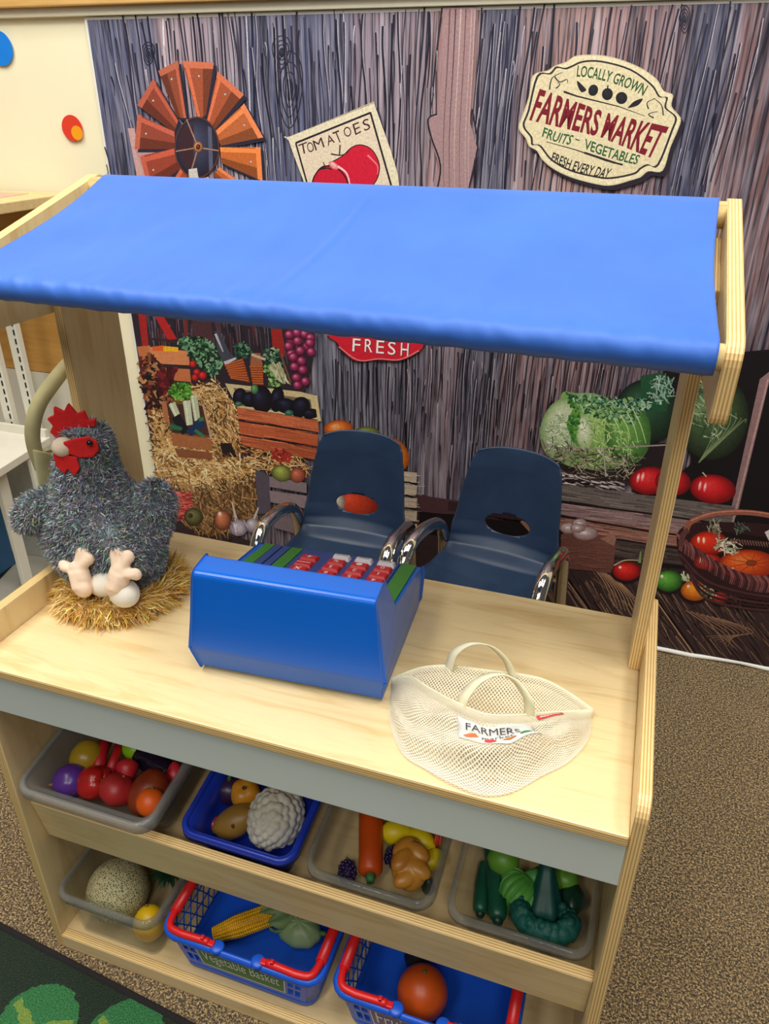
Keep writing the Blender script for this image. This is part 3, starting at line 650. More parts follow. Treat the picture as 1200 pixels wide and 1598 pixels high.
# crate behind the chairs
A.ell(530, 668, 23, 14, (226, 112, 36), (150, 60, 24), hc=(246, 190, 130)); A.ell(574, 674, 20, 10, (120, 128, 64), (70, 74, 40)); A.ell(576, 677, 13, 6, (190, 196, 130), (110, 120, 70)); A.ell(618, 708, 20, 27, (226, 128, 30), (150, 66, 22), rotd=-25)
for k in range(5): A.poly([(500, 722+k*21), (652, 736+k*20), (651, 751+k*20), (500, 738+k*21)], (188, 170, 148))
A.poly([(500, 726), (560, 732), (590, 780), (500, 850)], (60, 40, 40)); A.ell(556, 785, 42, 30, (196, 60, 34), (110, 24, 22)); A.ell(528, 782, 12, 18, (200, 186, 170), (130, 110, 100)); A.strokes(60, inside([(610, 735), (652, 738), (650, 830), (612, 826)]), 26, 6, 1, [(150, 130, 108), (214, 198, 172)], 3)
A.poly([(650, 770), (720, 780), (720, 800), (660, 800)], (74, 46, 52)); A.poly([(655, 796), (880, 820), (880, 850), (655, 830)], (20, 14, 18)); A.poly([(700, 780), (850, 800), (850, 815), (700, 795)], (54, 32, 36)); A.poly([(812, 812), (826, 806), (850, 826), (830, 832)], (150, 106, 84))
# right side: dark pantry, shelf boards, cabbages, tomatoes, basket
A.poly([(1030, 560), (1240, 540), (1240, 900), (1010, 880), (1000, 790), (1080, 720)], (18, 14, 20))
A.poly([(1185, 590), (1204, 575), (1150, 800), (1132, 830)], (140, 108, 108)); A.line([(1198, 590), (1140, 826)], 3, (176, 142, 138))
for q, c in [([(876, 752), (1020, 772), (1146, 788), (1140, 818), (1020, 800), (872, 778)], (104, 94, 90)), ([(872, 783), (1010, 800), (1140, 818), (1136, 838), (1000, 826), (872, 800)], (140, 112, 112)), ([(872, 806), (950, 812), (1066, 830), (1066, 852), (950, 836), (872, 824)], (142, 98, 86)), ([(950, 836), (1070, 856), (1070, 880), (950, 866)], (74, 60, 58))]:
    A.poly(q, c); A.strokes(50, inside(q), 46, 8, 1.3, [tuple(min(255, v*1.3) for v in c), tuple(v*.6 for v in c)], 2, .03)
A.line([(872, 781), (1010, 799), (1138, 817)], 3, (26, 20, 24)); A.line([(872, 803), (1010, 826), (1070, 834)], 3, (28, 18, 20)); A.line([(950, 838), (1070, 856)], 2.5, (30, 22, 24))
A.poly([(876, 832), (890, 826), (962, 836), (956, 892), (876, 884)], (106, 66, 58)); A.poly([(936, 838), (958, 832), (962, 838), (958, 850)], (150, 106, 90)); A.strokes(30, inside([(876, 836), (955, 842), (952, 888), (876, 880)]), 40, 4, 1, [(132, 84, 72), (80, 48, 44)], 2)
for x, y, rx, ry in [(888, 822, 14, 9), (905, 815, 12, 8), (914, 830, 20, 11), (902, 822, 12, 7)]: A.ell(x, y, rx, ry, (186, 160, 158), (120, 92, 94), n=18, hc=(226, 206, 204)); A.ell(x, y, rx*.6, ry*.5, (206, 186, 182), (150, 122, 122), n=12, rings=2)
# wire bowl, first cabbage
A.poly([(846, 686), (1070, 690), (1040, 735), (980, 752), (900, 745), (860, 722)], (34, 26, 30))
A.ell(1010, 640, 50, 50, (34, 66, 46), (14, 26, 20)); A.poly([(1000, 585), (1030, 580), (1048, 590), (1040, 640), (1000, 640)], (28, 74, 48))
A.ell(1112, 650, 56, 66, (62, 84, 52), (24, 32, 22), rotd=10, hc=(110, 134, 92)); A.strokes(90, inside([(1060, 600), (1100, 590), (1140, 610), (1150, 650), (1110, 690), (1070, 650)]), 20, 60, 2, [(170, 184, 150), (130, 150, 110), (50, 70, 44)], 50, .4)
for k in range(7): A.line([(1090, 720), (1110+k*8, 680-k*4), (1120+k*7, 610+k*8)], 1.6, (120, 136, 96), .7, 5)
A.smooth([(848, 680), (852, 655), (872, 625), (880, 610), (900, 612), (925, 612), (960, 622), (985, 618), (1000, 630), (1010, 650), (1015, 685), (1000, 715), (970, 728), (930, 730), (880, 722)], (126, 158, 96), 5)
A.ell(880, 668, 36, 50, (190, 202, 160), (120, 148, 90), rotd=14, hc=(210, 218, 186)); A.ell(930, 665, 38, 48, (140, 178, 96), (92, 132, 66), hc=(160, 196, 120)); A.ell(980, 674, 36, 48, (92, 142, 66), (52, 92, 44), hc=(120, 170, 84)); A.ell(913, 672, 14, 26, (206, 214, 180), (150, 176, 112))
A.strokes(260, inside([(884, 612), (900, 618), (905, 650), (896, 690), (886, 660), (894, 640)]), 6, 60, 4, [(70, 130, 50), (44, 96, 44), (110, 164, 70)], 90, .4)
A.strokes(220, inside([(900, 620), (960, 628), (1000, 640), (990, 660), (930, 650), (910, 640)]), 9, 20, 2.6, [(46, 104, 60), (166, 196, 150), (32, 74, 46), (120, 160, 110)], 60, .4)
A.strokes(200, inside([(852, 660), (880, 640), (892, 700), (880, 715), (856, 700)]), 9, 10, 1.4, [(130, 150, 100), (224, 230, 206), (150, 170, 120)], 40, .3)
A.strokes(190, inside([(905, 650), (960, 655), (1000, 690), (985, 722), (920, 724)]), 12, 60, 1.4, [(176, 204, 120), (86, 132, 56), (200, 220, 150)], 40, .3)
for x, y0, x2, y2 in [(985, 632, 1008, 690), (978, 640, 996, 690), (968, 645, 984, 684), (958, 650, 970, 690)]: A.line([(x, y0), ((x+x2)/2+3, (y0+y2)/2), (x2, y2)], 2, (186, 212, 140), .8, 5)
A.strokes(150, inside([(880, 614), (980, 622), (1030, 612), (1040, 622), (1000, 640), (930, 626), (890, 622)]), 9, 20, 3, [(34, 84, 60), (90, 140, 110), (160, 190, 160), (20, 50, 38)], 70, .4)
A.strokes(50, inside([(1020, 588), (1050, 590), (1050, 622), (1015, 625)]), 16, 45, 1.8, [(150, 176, 160), (110, 140, 120)], 50, .3)
A.line([(846, 684), (862, 696), (930, 698), (1010, 694), (1045, 692)], 2.2, (150, 140, 130), sp=6); A.line([(846, 684), (862, 716), (890, 740), (945, 752)], 2.2, (120, 104, 96), sp=6)
A.strokes(230, inside([(850, 690), (940, 702), (1000, 712), (985, 748), (900, 745)]), 22, 15, 1.3, [(196, 186, 160), (60, 50, 44), (150, 136, 110), (40, 30, 30)], 55, .4)
A.strokes(70, inside([(880, 735), (980, 748), (960, 760), (882, 752)]), 26, 10, 2, [(210, 196, 190), (60, 46, 48), (30, 22, 26)], 14, .2); A.line([(941, 698), (946, 742)], 2.2, (170, 160, 150))
for x, y, rx, ry, rd in [(1014, 748, 32, 22, -4), (1050, 750, 28, 21, 8), (1112, 761, 36, 23, 6)]:
    A.ell(x, y, rx, ry, (200, 26, 34), (96, 8, 16), rotd=rd, hc=(236, 66, 66), n=30)
for x, y in [(996, 744), (1003, 742), (1092, 756), (1100, 758)]: A.ell(x, y, 2.6, 8, (250, 170, 170), (226, 60, 66), rotd=12, n=12, rings=2)
A.line([(1096, 735), (1102, 742)], 2, (196, 170, 150))
# front tomatoes
def tom(x, y, rx, ry, c, e, rd=0): A.ell(x, y+3, rx*1.1, ry*1.05, (16, 10, 14), (30, 20, 24), hc=(12, 8, 10)); A.ell(x, y, rx, ry, c, e, rotd=rd, n=28); A.ell(x-rx*.45, y-ry*.4, rx*.14, ry*.2, (250, 220, 210), c, n=10, rings=2)
tom(978, 889, 22, 15, (206, 34, 30), (110, 12, 18)); A.line([(958, 880), (975, 872), (996, 872)], 2.5, (176, 166, 130), 1.5, 4); A.line([(998, 876), (1000, 858)], 5, (120, 140, 80), 2)
tom(1043, 904, 22, 17, (82, 146, 52), (28, 66, 26)); tom(1084, 919, 22, 16, (222, 122, 28), (140, 62, 22)); tom(1123, 930, 13, 10, (170, 46, 40), (84, 16, 20))
A.strokes(40, inside([(1090, 906), (1110, 910), (1112, 928), (1096, 930)]), 10, 60, 2.4, [(92, 112, 74), (170, 176, 140), (50, 66, 44)], 60); A.strokes(24, inside([(1062, 892), (1080, 898), (1070, 904)]), 12, 20, 1.8, [(130, 150, 100), (200, 200, 170)], 40)
# basket
A.smooth([(1056, 846), (1066, 820), (1120, 812), (1240, 830), (1240, 940), (1180, 932), (1110, 915), (1070, 885)], (46, 24, 30), 5)
A.poly([(1074, 842), (1110, 825), (1230, 840), (1230, 880), (1180, 900), (1110, 885)], (24, 12, 16))
A.ell(1106, 845, 30, 19, (210, 44, 26), (120, 16, 14), n=28); A.ell(1104, 874, 22, 13, (206, 50, 32), (110, 16, 14)); A.ell(1166, 878, 46, 23, (216, 84, 30), (140, 30, 16), n=30, hc=(236, 130, 66)); A.ell(1172, 876, 9, 5, (70, 70, 40), (110, 50, 26), n=12)
for a in range(0, 360, 40): A.line([(1172, 876), (1172+40*math.cos(math.radians(a)), 876+19*math.sin(math.radians(a)))], 1.5, (166, 52, 22), .6)
for x, y in ((1090, 840), (1098, 841), (1143, 888), (1093, 872)): A.ell(x, y, 2.6, 6, (252, 200, 170), (226, 80, 50), n=10, rings=2)
A.strokes(40, inside([(1120, 840), (1150, 842), (1146, 862), (1126, 858)]), 20, 15, 2, [(176, 180, 150), (110, 120, 90), (220, 214, 190)], 40, .3); A.strokes(20, inside([(1102, 820), (1120, 812), (1126, 826), (1108, 830)]), 14, 70, 2.2, [(170, 164, 140), (110, 104, 84)], 40)
for k in range(64):
    t_ = k/63; x = lerp(1056, 1226, t_); y0 = 842+66*math.sin(min(1, t_*1.25)*PI/2)*1.0-6; A.line([(x, y0-6), (x+5+4*t_, y0+6), (x+4, y0+20)], 3, R.choice([(104, 58, 60), (142, 84, 80), (70, 36, 42)]), 1.4, 3, new=(k % 8 == 0))
for k in range(5): A.line([(1060+k*4, 862+k*8), (1100, 902+k*7), (1160, 922+k*6), (1230, 932+k*5)], 4, (52, 28, 34) if k % 2 else (78, 44, 48), 3, 6)
for k in range(26): x = 1140+k*4.2; A.line([(x, 838+k*.4), (x+3, 846+k*.4)], 2.6, (120, 80, 76), 1.4, new=(k % 8 == 0))
A.line([(1070, 828), (1078, 812), (1110, 800), (1160, 797), (1205, 803), (1235, 815)], 9, (150, 88, 72), 8, 8); A.line([(1078, 810), (1112, 798), (1160, 795), (1205, 800)], 2, (196, 134, 112), 1.6, 8); A.line([(1062, 850), (1066, 832), (1074, 824)], 9, (96, 56, 56), 8, 4)
A.line([(1196, 826), (1204, 842)], 8, (206, 198, 196)); A.strokes(26, inside([(1146, 814), (1170, 814), (1170, 828), (1148, 828)]), 10, 20, 1, [(120, 140, 120), (70, 90, 76)], 60, .5)
A.mb.build('printed_picture', M_PRINT, banner)

# ------------------------------------------------------------------ market stand
W, T, D, H, HP = 1.10, .019, .495, .7855, .8422
PX = ply('birch_side_board', 0, 2); PZ = ply('birch_flat_board', 2, 0)
TILT = math.atan2(.16011602, .9870982)
PB = ply('birch_sloped_board', 1, 0, rotx=-TILT); PY = ply('birch_upright_board', 1, 0)
PZ2 = ply('birch_shelf_board', 2, 0, base=(226, 200, 150), dark=(204, 172, 116))
M_APRON = plain('pale_grey_apron', (206, 214, 208), .35, .015, 6)
stand = thing('market_stand', 'birch plywood play market stand with a blue cloth canopy and two tiers of shelves', 'market stand', (W/2, .2, 0))
def arc(cx, cy, r, a0, a1, n=6): return [(cx+r*math.cos(math.radians(lerp(a0, a1, k/n))), cy+r*math.sin(math.radians(lerp(a0, a1, k/n)))) for k in range(n+1)]
side = [(0, 0), (D, 0)]+arc(D-.02, HP-.02, .02, 0, 90)+arc(.03, HP-.03, .03, 90, 180)
for x in (0, W-T):
    MB().prism(side, 0, x, x+T).build('side_panel', PX, stand, bevel=.0025)
MB().box((T, -.004, H-T), (W-T, D, H)).build('counter_top', PZ, stand, bevel=.003)
MB().box((T, .003, H-T-.086), (W-T+.0, .018, H-T)).build('front_apron', M_APRON, stand, bevel=.0015)
P0 = Vector((0, .0221, .4261)); NRM = Vector((0, -.16011602, .9870982)); BK = Vector((0, .9870982, .16011602))
def sp(x, v, h): return P0+Vector((x, 0, 0))+BK*v+NRM*h          # point over the sloping shelf
def sbox(mb, x0, x1, v0, v1, h0, h1):
    i = mb.pts([sp(x, v, h) for h in (h0, h1) for x, v in ((x0, v0), (x1, v0), (x1, v1), (x0, v1))])
    for q in ((0,3,2,1),(4,5,6,7),(0,1,5,4),(1,2,6,5),(2,3,7,6),(3,0,4,7)): mb.face([i[k] for k in q])
    return mb
sbox(MB(), T, W-T, 0, .019, -.1174, 0).build('shelf_front_board', PB, stand, bevel=.002)
PSL = ply('birch_sloped_shelf', 2, 0, rotx=-TILT, base=(222, 196, 146), dark=(204, 172, 116))
sbox(MB(), T, W-T, .019, .452, -.104, -.086).build('sloped_shelf', PSL, stand)
MB().box((T, .0, .0), (W-T, .019, .04)).build('toe_board', PY, stand, bevel=.002)
MB().box((T, .019, .021), (W-T, D-.012, .04)).build('bottom_shelf', PZ2, stand)
MB().box((T, D-.012, .02), (W-T, D, H-T)).build('back_panel', ply('birch_back_panel', 1, 0, base=(206, 176, 124), dark=(184, 150, 98)), stand)
# posts and canopy arms
for x in (T, W-2*T):
    MB().prism([(.341, H), (D, H), (D, 1.452), (.345, 1.408)], 0, x, x+T).build('post', PX, stand, bevel=.0025)
a1, a2, a3 = (.537, 1.5053), (.1355, 1.3901), (.1447, 1.2964)
def rounded(P, rs, n=5):
    out = []
    for k, p in enumerate(P):
        a, b = Vector(P[k-1])-Vector(p), Vector(P[(k+1) % len(P)])-Vector(p); r = rs[k]
        p = Vector(p); A_, B_ = p+a.normalized()*r, p+b.normalized()*r
        for i in range(n+1):
            t = i/n; out.append(tuple((1-t)**2*A_+2*t*(1-t)*p+t*t*B_))
    return out
arm = rounded([a1, a2, a3, (.54, 1.288), (.556, 1.47)], [.022, .022, .016, .02, .02])
for x in (0, W-T):
    MB().prism(arm, 0, x, x+T).build('canopy_arm', PX, stand, bevel=.004)
M_ROD = two('pale_dowel', (240, 216, 158), (222, 190, 124), 6, .4, .3, .7, 0, (1, 20, 20))
RF, RB = Vector((0, .150, 1.3775)), Vector((0, .507, 1.480))
for c, rr_, dz in ((RF, .0148, .0025), (RB, .0185, 0)):
    MB().tube([(T, c.y, c.z+dz), (W-T, c.y, c.z-dz)], rr_, 20).build('canopy_rod', M_ROD, stand)
t = NT('blue_canopy_cloth'); t.set(Roughness=.52, Specular_IOR_Level=.35, Sheen_Weight=.12)
v = t.coord(); n = t.noise(v, 7, 3)
t.color(t.ramp(n, [(.3, lin((46, 96, 186))), (.7, lin((52, 104, 194)))]))
t.bump(t.noise(t.coord(scale=(1, 1, 1)), 900, 2), .12, .0006); M_CANOPY = t.m
# profile of the cloth across the stand: under the back rod, over it, down to the front rod, round it and back up inside
cr = .0215
prof = []
for k in range(9): a = math.radians(lerp(-60, 106, k/8)); prof.append((RB.y+cr*math.cos(a), RB.z+cr*math.sin(a), 1, 0))
N_ = 26
p1 = Vector(prof[-1][:2]); a = math.radians(106); p2 = Vector((RF.y+cr*math.cos(a), RF.z+cr*math.sin(a)))
for k in range(1, N_): s_ = k/N_; q = p1.lerp(p2, s_); prof.append((q.x, q.y, 1, math.sin(PI*s_)))
for k in range(13): a = math.radians(lerp(106, 330, k/12)); prof.append((RF.y+cr*math.cos(a), RF.z+cr*math.sin(a), 0, 0))
q0 = Vector(prof[-1][:2]); 
for k in range(1, 5): prof.append((lerp(q0.x, RF.y+.055, k/4), lerp(q0.y, RF.z+.0, k/4), 0, 0))
KP = len(prof)-1
def canopy(u, vv):
    k = min(int(vv*KP+1e-6), KP); py, pz, top, sag = prof[k]
    ins = .013*sag
    x0 = .048-.014*(1-top if top == 0 else 0)+ins; x1 = 1.068+(.006 if top == 0 else 0)-ins*.4
    if top == 1: fr = k/KP; x0 = lerp(.050, .036, min(1, fr/.75))+ins; x1 = lerp(1.068, 1.074, min(1, fr/.75))-ins*.4
    x = lerp(x0, x1, u)
    z = pz-.011*sag*(.6+.4*math.sin(PI*u))
    # fold line down the middle and soft creases
    fold = math.exp(-((u-.49+.06*(k/KP-.4))/.006)**2)
    z += .0028*fold*sag
    nz = noise.noise(Vector((x*9, py*7, 3)))*.0035*sag + noise.noise(Vector((x*28, py*10, 7)))*.0010*sag
    z += nz
    if top == 0:
        kk = (.0165+.003*u*u)/cr; py = RF.y+(py-RF.y)*kk; z = RF.z+(pz-RF.z)*kk+.0025*(1-2*u)
    elif k > 9: z += sm((k-9)/N_)*(.0025*(1-2*u)-.004*(1-u*u))
    if top == 0 or sag < .35:
        wr = noise.noise(Vector((x*34, 1.3+pz*22, 2+py*22)))*.0022+noise.noise(Vector((x*80+pz*60, pz*30, 9)))*.0012
        if k > 9+N_-7: z += wr; py += -wr*.6
    return (x, py, z)
MB().grid(canopy, 260, KP, flip=False).build('canopy', M_CANOPY, stand, solid=.0012, offset=-1)

# ------------------------------------------------------------------ chairs
t = NT('navy_shell'); t.set(Roughness=.38, Specular_IOR_Level=.42)
v = t.coord(); t.color(t.ramp(t.noise(v, 14, 3), [(.3, lin((24, 42, 66))), (.7, lin((30, 50, 76)))])); t.bump(t.noise(v, 700, 2), .1, .0006); M_SHELL = t.m
t = NT('chrome'); t.set(Metallic=1, Roughness=.09); t.b.inputs['Base Color'].default_value = (.72, .69, .64, 1); M_CHROME = t.m
M_GLIDE = plain('grey_glide', (120, 120, 122), .5)
cl = [(0, -.225, .438), (.05, -.215, .462), (.12, -.18, .473), (.25, -.08, .467), (.38, .02, .464), (.48, .095, .472), (.55, .14, .490), (.60, .163, .516), (.66, .18, .556), (.76, .203, .630), (.88, .226, .704), (.96, .240, .743), (1, .247, .761)]
hw = [(0, .150), (.06, .168), (.2, .178), (.4, .172), (.55, .162), (.62, .158), (.76, .146), (.9, .132), (.96, .127), (.985, .123), (1, .113)]
def shell(u, s):
    y, z = interp(cl, s); w_, = interp(hw, s); q = 2*u-1
    x = w_*q
    e = q*q
    if s < .5: z += .018*e*e*sm((.5-s)/.2)-.004*(1-e)
    b = sm((s-.5)/.15)
    y -= .028*e*b; z += b*.010*(1-e)*sm((s-.8)/.2) - .010*sm((s-.9)/.1)*e**3
    return Vector((x, y, z))
def make_chair(label, loc, rz, first=None):
    ch = thing('stacking_chair', label, 'chair', loc, rz, 'navy chairs behind the stand')
    if first:
        for o in first.children:
            c = o.copy(); col.objects.link(c); c.parent = ch
            for g in o.children: d = g.copy(); col.objects.link(d); d.parent = c
        return ch
    mb = MB(); mb.grid(shell, 40, 64)
    o = mb.build('seat_shell', M_SHELL, ch, solid=.0065, offset=-1, sub=1)
    # the hand hole: cut an oval through the backrest, once, and keep the cut mesh
    c0 = shell(.5, .672); tn = (shell(.5, .69)-shell(.5, .65)).normalized(); nr = tn.cross(Vector((1, 0, 0))).normalized()
    k_ = MB(); A_ = [c0+Vector((1, 0, 0))*(.067*math.cos(2*PI*k/40))+tn*(.0295*math.sin(2*PI*k/40)) for k in range(40)]
    i = k_.pts([p-nr*.09 for p in A_]); j = k_.pts([p+nr*.09 for p in A_]); k_.face(i[::-1]); k_.face(j)
    for k in range(40): k_.face((i[k], i[(k+1) % 40], j[(k+1) % 40], j[k]), 0, True)
    cut = k_.build('cutter', M_SHELL)
    import bmesh
    for ob_ in (cut, o):
        bm = bmesh.new(); bm.from_mesh(ob_.data); bmesh.ops.recalc_face_normals(bm, faces=bm.faces); bm.to_mesh(ob_.data); bm.free()
    bm_ = o.modifiers.new('hole', 'BOOLEAN'); bm_.operation = 'DIFFERENCE'; bm_.solver = 'EXACT'; bm_.object = cut
    po = o.parent; o.parent = None; bpy.context.view_layer.update()
    dg = bpy.context.evaluated_depsgraph_get(); dg.update()
    me = bpy.data.meshes.new_from_object(o.evaluated_get(dg)); o.modifiers.clear(); o.data = me; me.name = 'seat_shell'; o.parent = po
    bpy.data.objects.remove(cut)
    for sx in (-1, 1):
        x = .182*sx
        P = crom([(x, -.165, .012), (x, -.155, .30), (x, -.145, .50), (x, -.128, .556), (x, -.085, .588), (x, -.02, .590), (x, .055, .575), (x, .105, .553), (x*.98, .135, .515), (x*.98, .15, .44), (x, .17, .22), (x, .19, .012)], 6)
        tb = MB().tube(P, .0185, 14).build('arm_frame', M_CHROME, ch)
        for y in (-.165, .19): MB().lathe([(.016, 0), (.019, .003), (.019, .02), (.0165, .024)], 14, (x, y, 0)).build('foot_glide', M_GLIDE, tb)
        MB().ball((x*1.09, .02 if False else -.155, .40), .009, 10, 8).build('rivet', M_CHROME, tb)
    for y, z in ((-.15, .425), (.145, .445)): MB().tube([(-.18, y, z), (.18, y, z)], .011, 10).build('crossbar', M_CHROME, ch)
    return ch
chA = make_chair('navy plastic armchair with chrome arms directly behind the blue cash register', (.278, .972, 0), math.radians(1))
make_chair('navy plastic armchair with chrome arms behind the counter nearer the cabbages print', (.700, .995, 0), math.radians(-8), chA)

# ------------------------------------------------------------------ library furniture beyond the left end of the stand
M_PINE = two('orange_birch_panel', (214, 164, 88), (192, 140, 70), 3, .45, .3, .7, 0, (1, 1, 8), 1.2)
M_PALEW = two('pale_maple', (236, 208, 152), (222, 190, 130), 4, .45, .3, .7, 0, (1, 12, 12))
M_WSTEEL = plain('white_steel', (226, 222, 206), .45, .02)
M_GSTEEL = plain('grey_steel_deck', (172, 168, 156), .5, .03)
cab = thing('wooden_bookcase', 'birch bookcase with a framed pale top standing against the cream wall', 'bookcase', (-1.15, 1.25, 0))
MB().box((-1.75, 1.0, 1.33), (-.80, 1.418, 1.36)).build('top_board', M_PALEW, cab, bevel=.003)
MB().prism([(-1.70, 1.06), (-.90, 1.06), (-.90, 1.36), (-1.70, 1.36)], 2, 1.3595, 1.3615).build('top_inlay', plain('rose_laminate', (206, 170, 150), .5, .03), cab)
MB().box((-1.75, 1.395, .755), (-.80, 1.412, 1.33)).build('back_panel', M_PINE, cab)
MB().box((-1.75, 1.392, .04), (-.80, 1.410, .752)).build('lower_panel', M_WSTEEL, cab)
MB().box((-1.75, 1.0, 0), (-1.73, 1.392, 1.33)).build('side_panel', M_PALEW, cab)
rack = thing('metal_shelving', 'white slotted steel library shelving left of the market stand', 'shelving', (-1.1, .9, 0))
mb = MB(); mb.prism([(-.822, .74), (-.872, 1.20), (-1.20, 1.20), (-1.20, .74)], 2, .572, .6); mb.build('shelf', M_WSTEEL, rack, bevel=.003)
mb = MB(); mb.box((-1.2, 1.185, .6), (-.875, 1.2, .628)); mb.build('shelf_lip', M_WSTEEL, rack)
for i, (x, y) in enumerate([(-.96, 1.235), (-1.05, 1.225)]):
    mb = MB(); mb.box((x-.02, y-.012, .1002), (x+.02, y+.012, 1.325)); up_ = mb.build('slotted_upright', M_WSTEEL, rack, bevel=.002)
    mb = MB()
    for k in range(40): mb.box((x+.008, y-.0135, .1+k*.03), (x+.0135, y-.0118, .118+k*.03))
    mb.build('slots', plain('slot_shadow', (26, 26, 28), .8), up_)
for x, y in ((-.90, .98), (-.868, 1.10)): MB().box((x-.009, y-.02, .1), (x+.009, y+.02, .572)).build('bracket_post', M_WSTEEL, rack, bevel=.002)
mb = MB(); mb.prism([(-1.45, .35), (-.62, .35), (-.62, 1.36), (-1.45, 1.36)], 2, .0, .1); mb.build('base_deck', M_GSTEEL, rack, bevel=.004)
def slab(name, M, lo, hi, rz, label, cat, group=None, z=None):
    c = Vector(((lo[0]+hi[0])/2, (lo[1]+hi[1])/2, lo[2])); mb = MB()
    mb.box((lo[0]-c.x, lo[1]-c.y, 0), (hi[0]-c.x, hi[1]-c.y, hi[2]-lo[2]))
    o = mb.build(name, M, None, bevel=.002); o.location = c; o.rotation_euler.z = rz
    return tag(o, label, cat, group)
slab('picture_book', plain('blue_book', (44, 96, 140), .5), (-1.11, .93, .101), (-1.06, 1.10, .42), .1, 'blue book standing on the grey base of the steel shelving', 'book')
slab('display_board', plain('grey_board', (176, 176, 166), .6), (-1.10, 1.175, .101), (-.94, 1.186, .50), .1, 'pale grey board leaning under the white steel shelf', 'board')
bt = thing('black_folder', 'flat black folder with a white sticker lying on the grey shelving base', 'folder', (-1.17, 1.0, .101), .25)
MB().box((-.12, -.15, 0), (.12, .15, .006)).build('cover', plain('black_card', (20, 20, 22), .5), bt, bevel=.001)
MB().box((.045, .03, .006), (.095, .085, .0072)).build('sticker', plain('white_sticker', (226, 226, 222), .5), bt)

# canvas tote hanging by its handle on the outside of the left post
t = NT('khaki_canvas'); t.set(Roughness=.85, Sheen_Weight=.2)
v = t.coord(); t.color(t.ramp(t.noise(v, 9, 4), [(.3, lin((150, 140, 98))), (.7, lin((188, 178, 130)))])); t.bump(t.noise(v, 600, 2), .3, .001); M_CANVAS = t.m
tote = thing('canvas_tote_bag', 'khaki canvas tote bag hanging beside the left post behind the plush hen', 'tote bag', (-.06, .36, .75))
def tote_f(u, vv):
    z = lerp(1.035, .80, vv); a = 2*PI*u
    wy = .088+.010*math.sin(3*vv); wx = lerp(.024, .020, sm(vv*1.2))*(1-.75*sm((vv-.8)/.2))
    y = .372+wy*math.cos(a)*(1-.12*vv); x = -.034+wx*math.sin(a)
    n_ = noise.noise(Vector((y*14, z*11, a)))*.010
    z += .014*math.cos(a*2)*(1-vv)-.03*(vv > .99)*0
    return (x+n_*math.sin(a), y+n_*.5, z)
MB().grid(tote_f, 48, 30, cu=True, flip=True).build('bag_body', M_CANVAS, tote, solid=.003, sub=1)
def ribbon(mb, path, wdir, wd, n=6):
    P = crom(path, n); L = []
    for k, p in enumerate(P):
        wv = wdir(k/(len(P)-1)) if callable(wdir) else Vector(wdir)
        L.append((p-wv*wd/2, p+wv*wd/2))
    i = mb.pts([e for ab in L for e in ab])
    for k in range(len(L)-1): mb.face((i[2*k], i[2*k+1], i[2*k+3], i[2*k+2]), 0, True)
    return mb
ribbon(MB(), [(-.036, .296, 1.0), (-.040, .292, 1.045), (-.040, .298, 1.085), (-.036, .322, 1.125), (-.026, .362, 1.158), (-.016, .40, 1.182), (-.016, .43, 1.176), (-.02, .445, 1.14), (-.03, .45, 1.08), (-.05, .445, 1.02)], lambda s_: Vector((.75-.5*s_, .55*math.cos(3*s_), -.25-.8*s_)).normalized(), .028).build('handle', M_CANVAS, tote, solid=.003)
MB().tube([(.0185, .415, 1.160), (-.012, .415, 1.160), (-.026, .415, 1.166), (-.03, .415, 1.18)], .004, 8).build('coat_hook', M_CHROME, stand)

# ------------------------------------------------------------------ toy cash register (seen from behind, keys slope away)
M_BLUE = plain('glossy_blue_plastic', (0, 98, 208), .3, .01, 5, 0, 0, .5)
M_DBLUE = plain('deep_blue_plastic', (36, 72, 148), .38, .02)
M_GREEN = plain('green_plastic', (52, 132, 40), .4, .02)
M_RED = plain('red_plastic', (204, 22, 30), .35, .03)
M_WHITE = plain('white_plastic', (226, 222, 226), .4, .02)
M_GROOVE = plain('dark_groove', (12, 22, 50), .6)
reg = thing('cash_register', 'blue toy cash register with red number keys standing mid counter', 'cash register', (.544, .108, H+.0065), math.radians(3.6))
RP = rounded([(.012, 0), (0, .046), (.010, .186), (.058, .190), (.094, .118), (.286, .080), (.290, .0)], [.004, .006, .009, .006, .004, .008, .006], 4)
def rw(z): return .155+.008*min(1, z/.046) if z < .046 else lerp(.163, .1475, (z-.046)/.14)
mb = MB(); n = len(RP)
i = mb.pts([(-rw(p[1]), p[0], p[1]) for p in RP]); j = mb.pts([(rw(p[1]), p[0], p[1]) for p in RP])
mb.face(i); mb.face(j[::-1])
for k in range(n): mb.face((i[k], j[k], j[(k+1) % n], i[(k+1) % n])[::-1])
mb.build('housing', M_BLUE, reg, bevel=.004, seg=3)
SL = math.atan2(.038, .192)
def deck(x, s, h): # s metres down the sloping key deck, h above it
    return Vector((x, .096+s*math.cos(SL)+h*math.sin(SL), .118-s*math.sin(SL)+h*math.cos(SL)))
def dbox(mb, x0, x1, s0, s1, h0, h1, tp=0):
    p = [deck(x, s, h0) for x, s in ((x0, s0), (x1, s0), (x1, s1), (x0, s1))]+[deck(x, s, h1) for x, s in ((x0+tp, s0+tp), (x1-tp, s0+tp), (x1-tp, s1-tp), (x0+tp, s1-tp))]
    i = mb.pts(p)
    for q in ((0,3,2,1),(4,5,6,7),(0,1,5,4),(1,2,6,5),(2,3,7,6),(3,0,4,7)): mb.face([i[k] for k in q])
    return mb
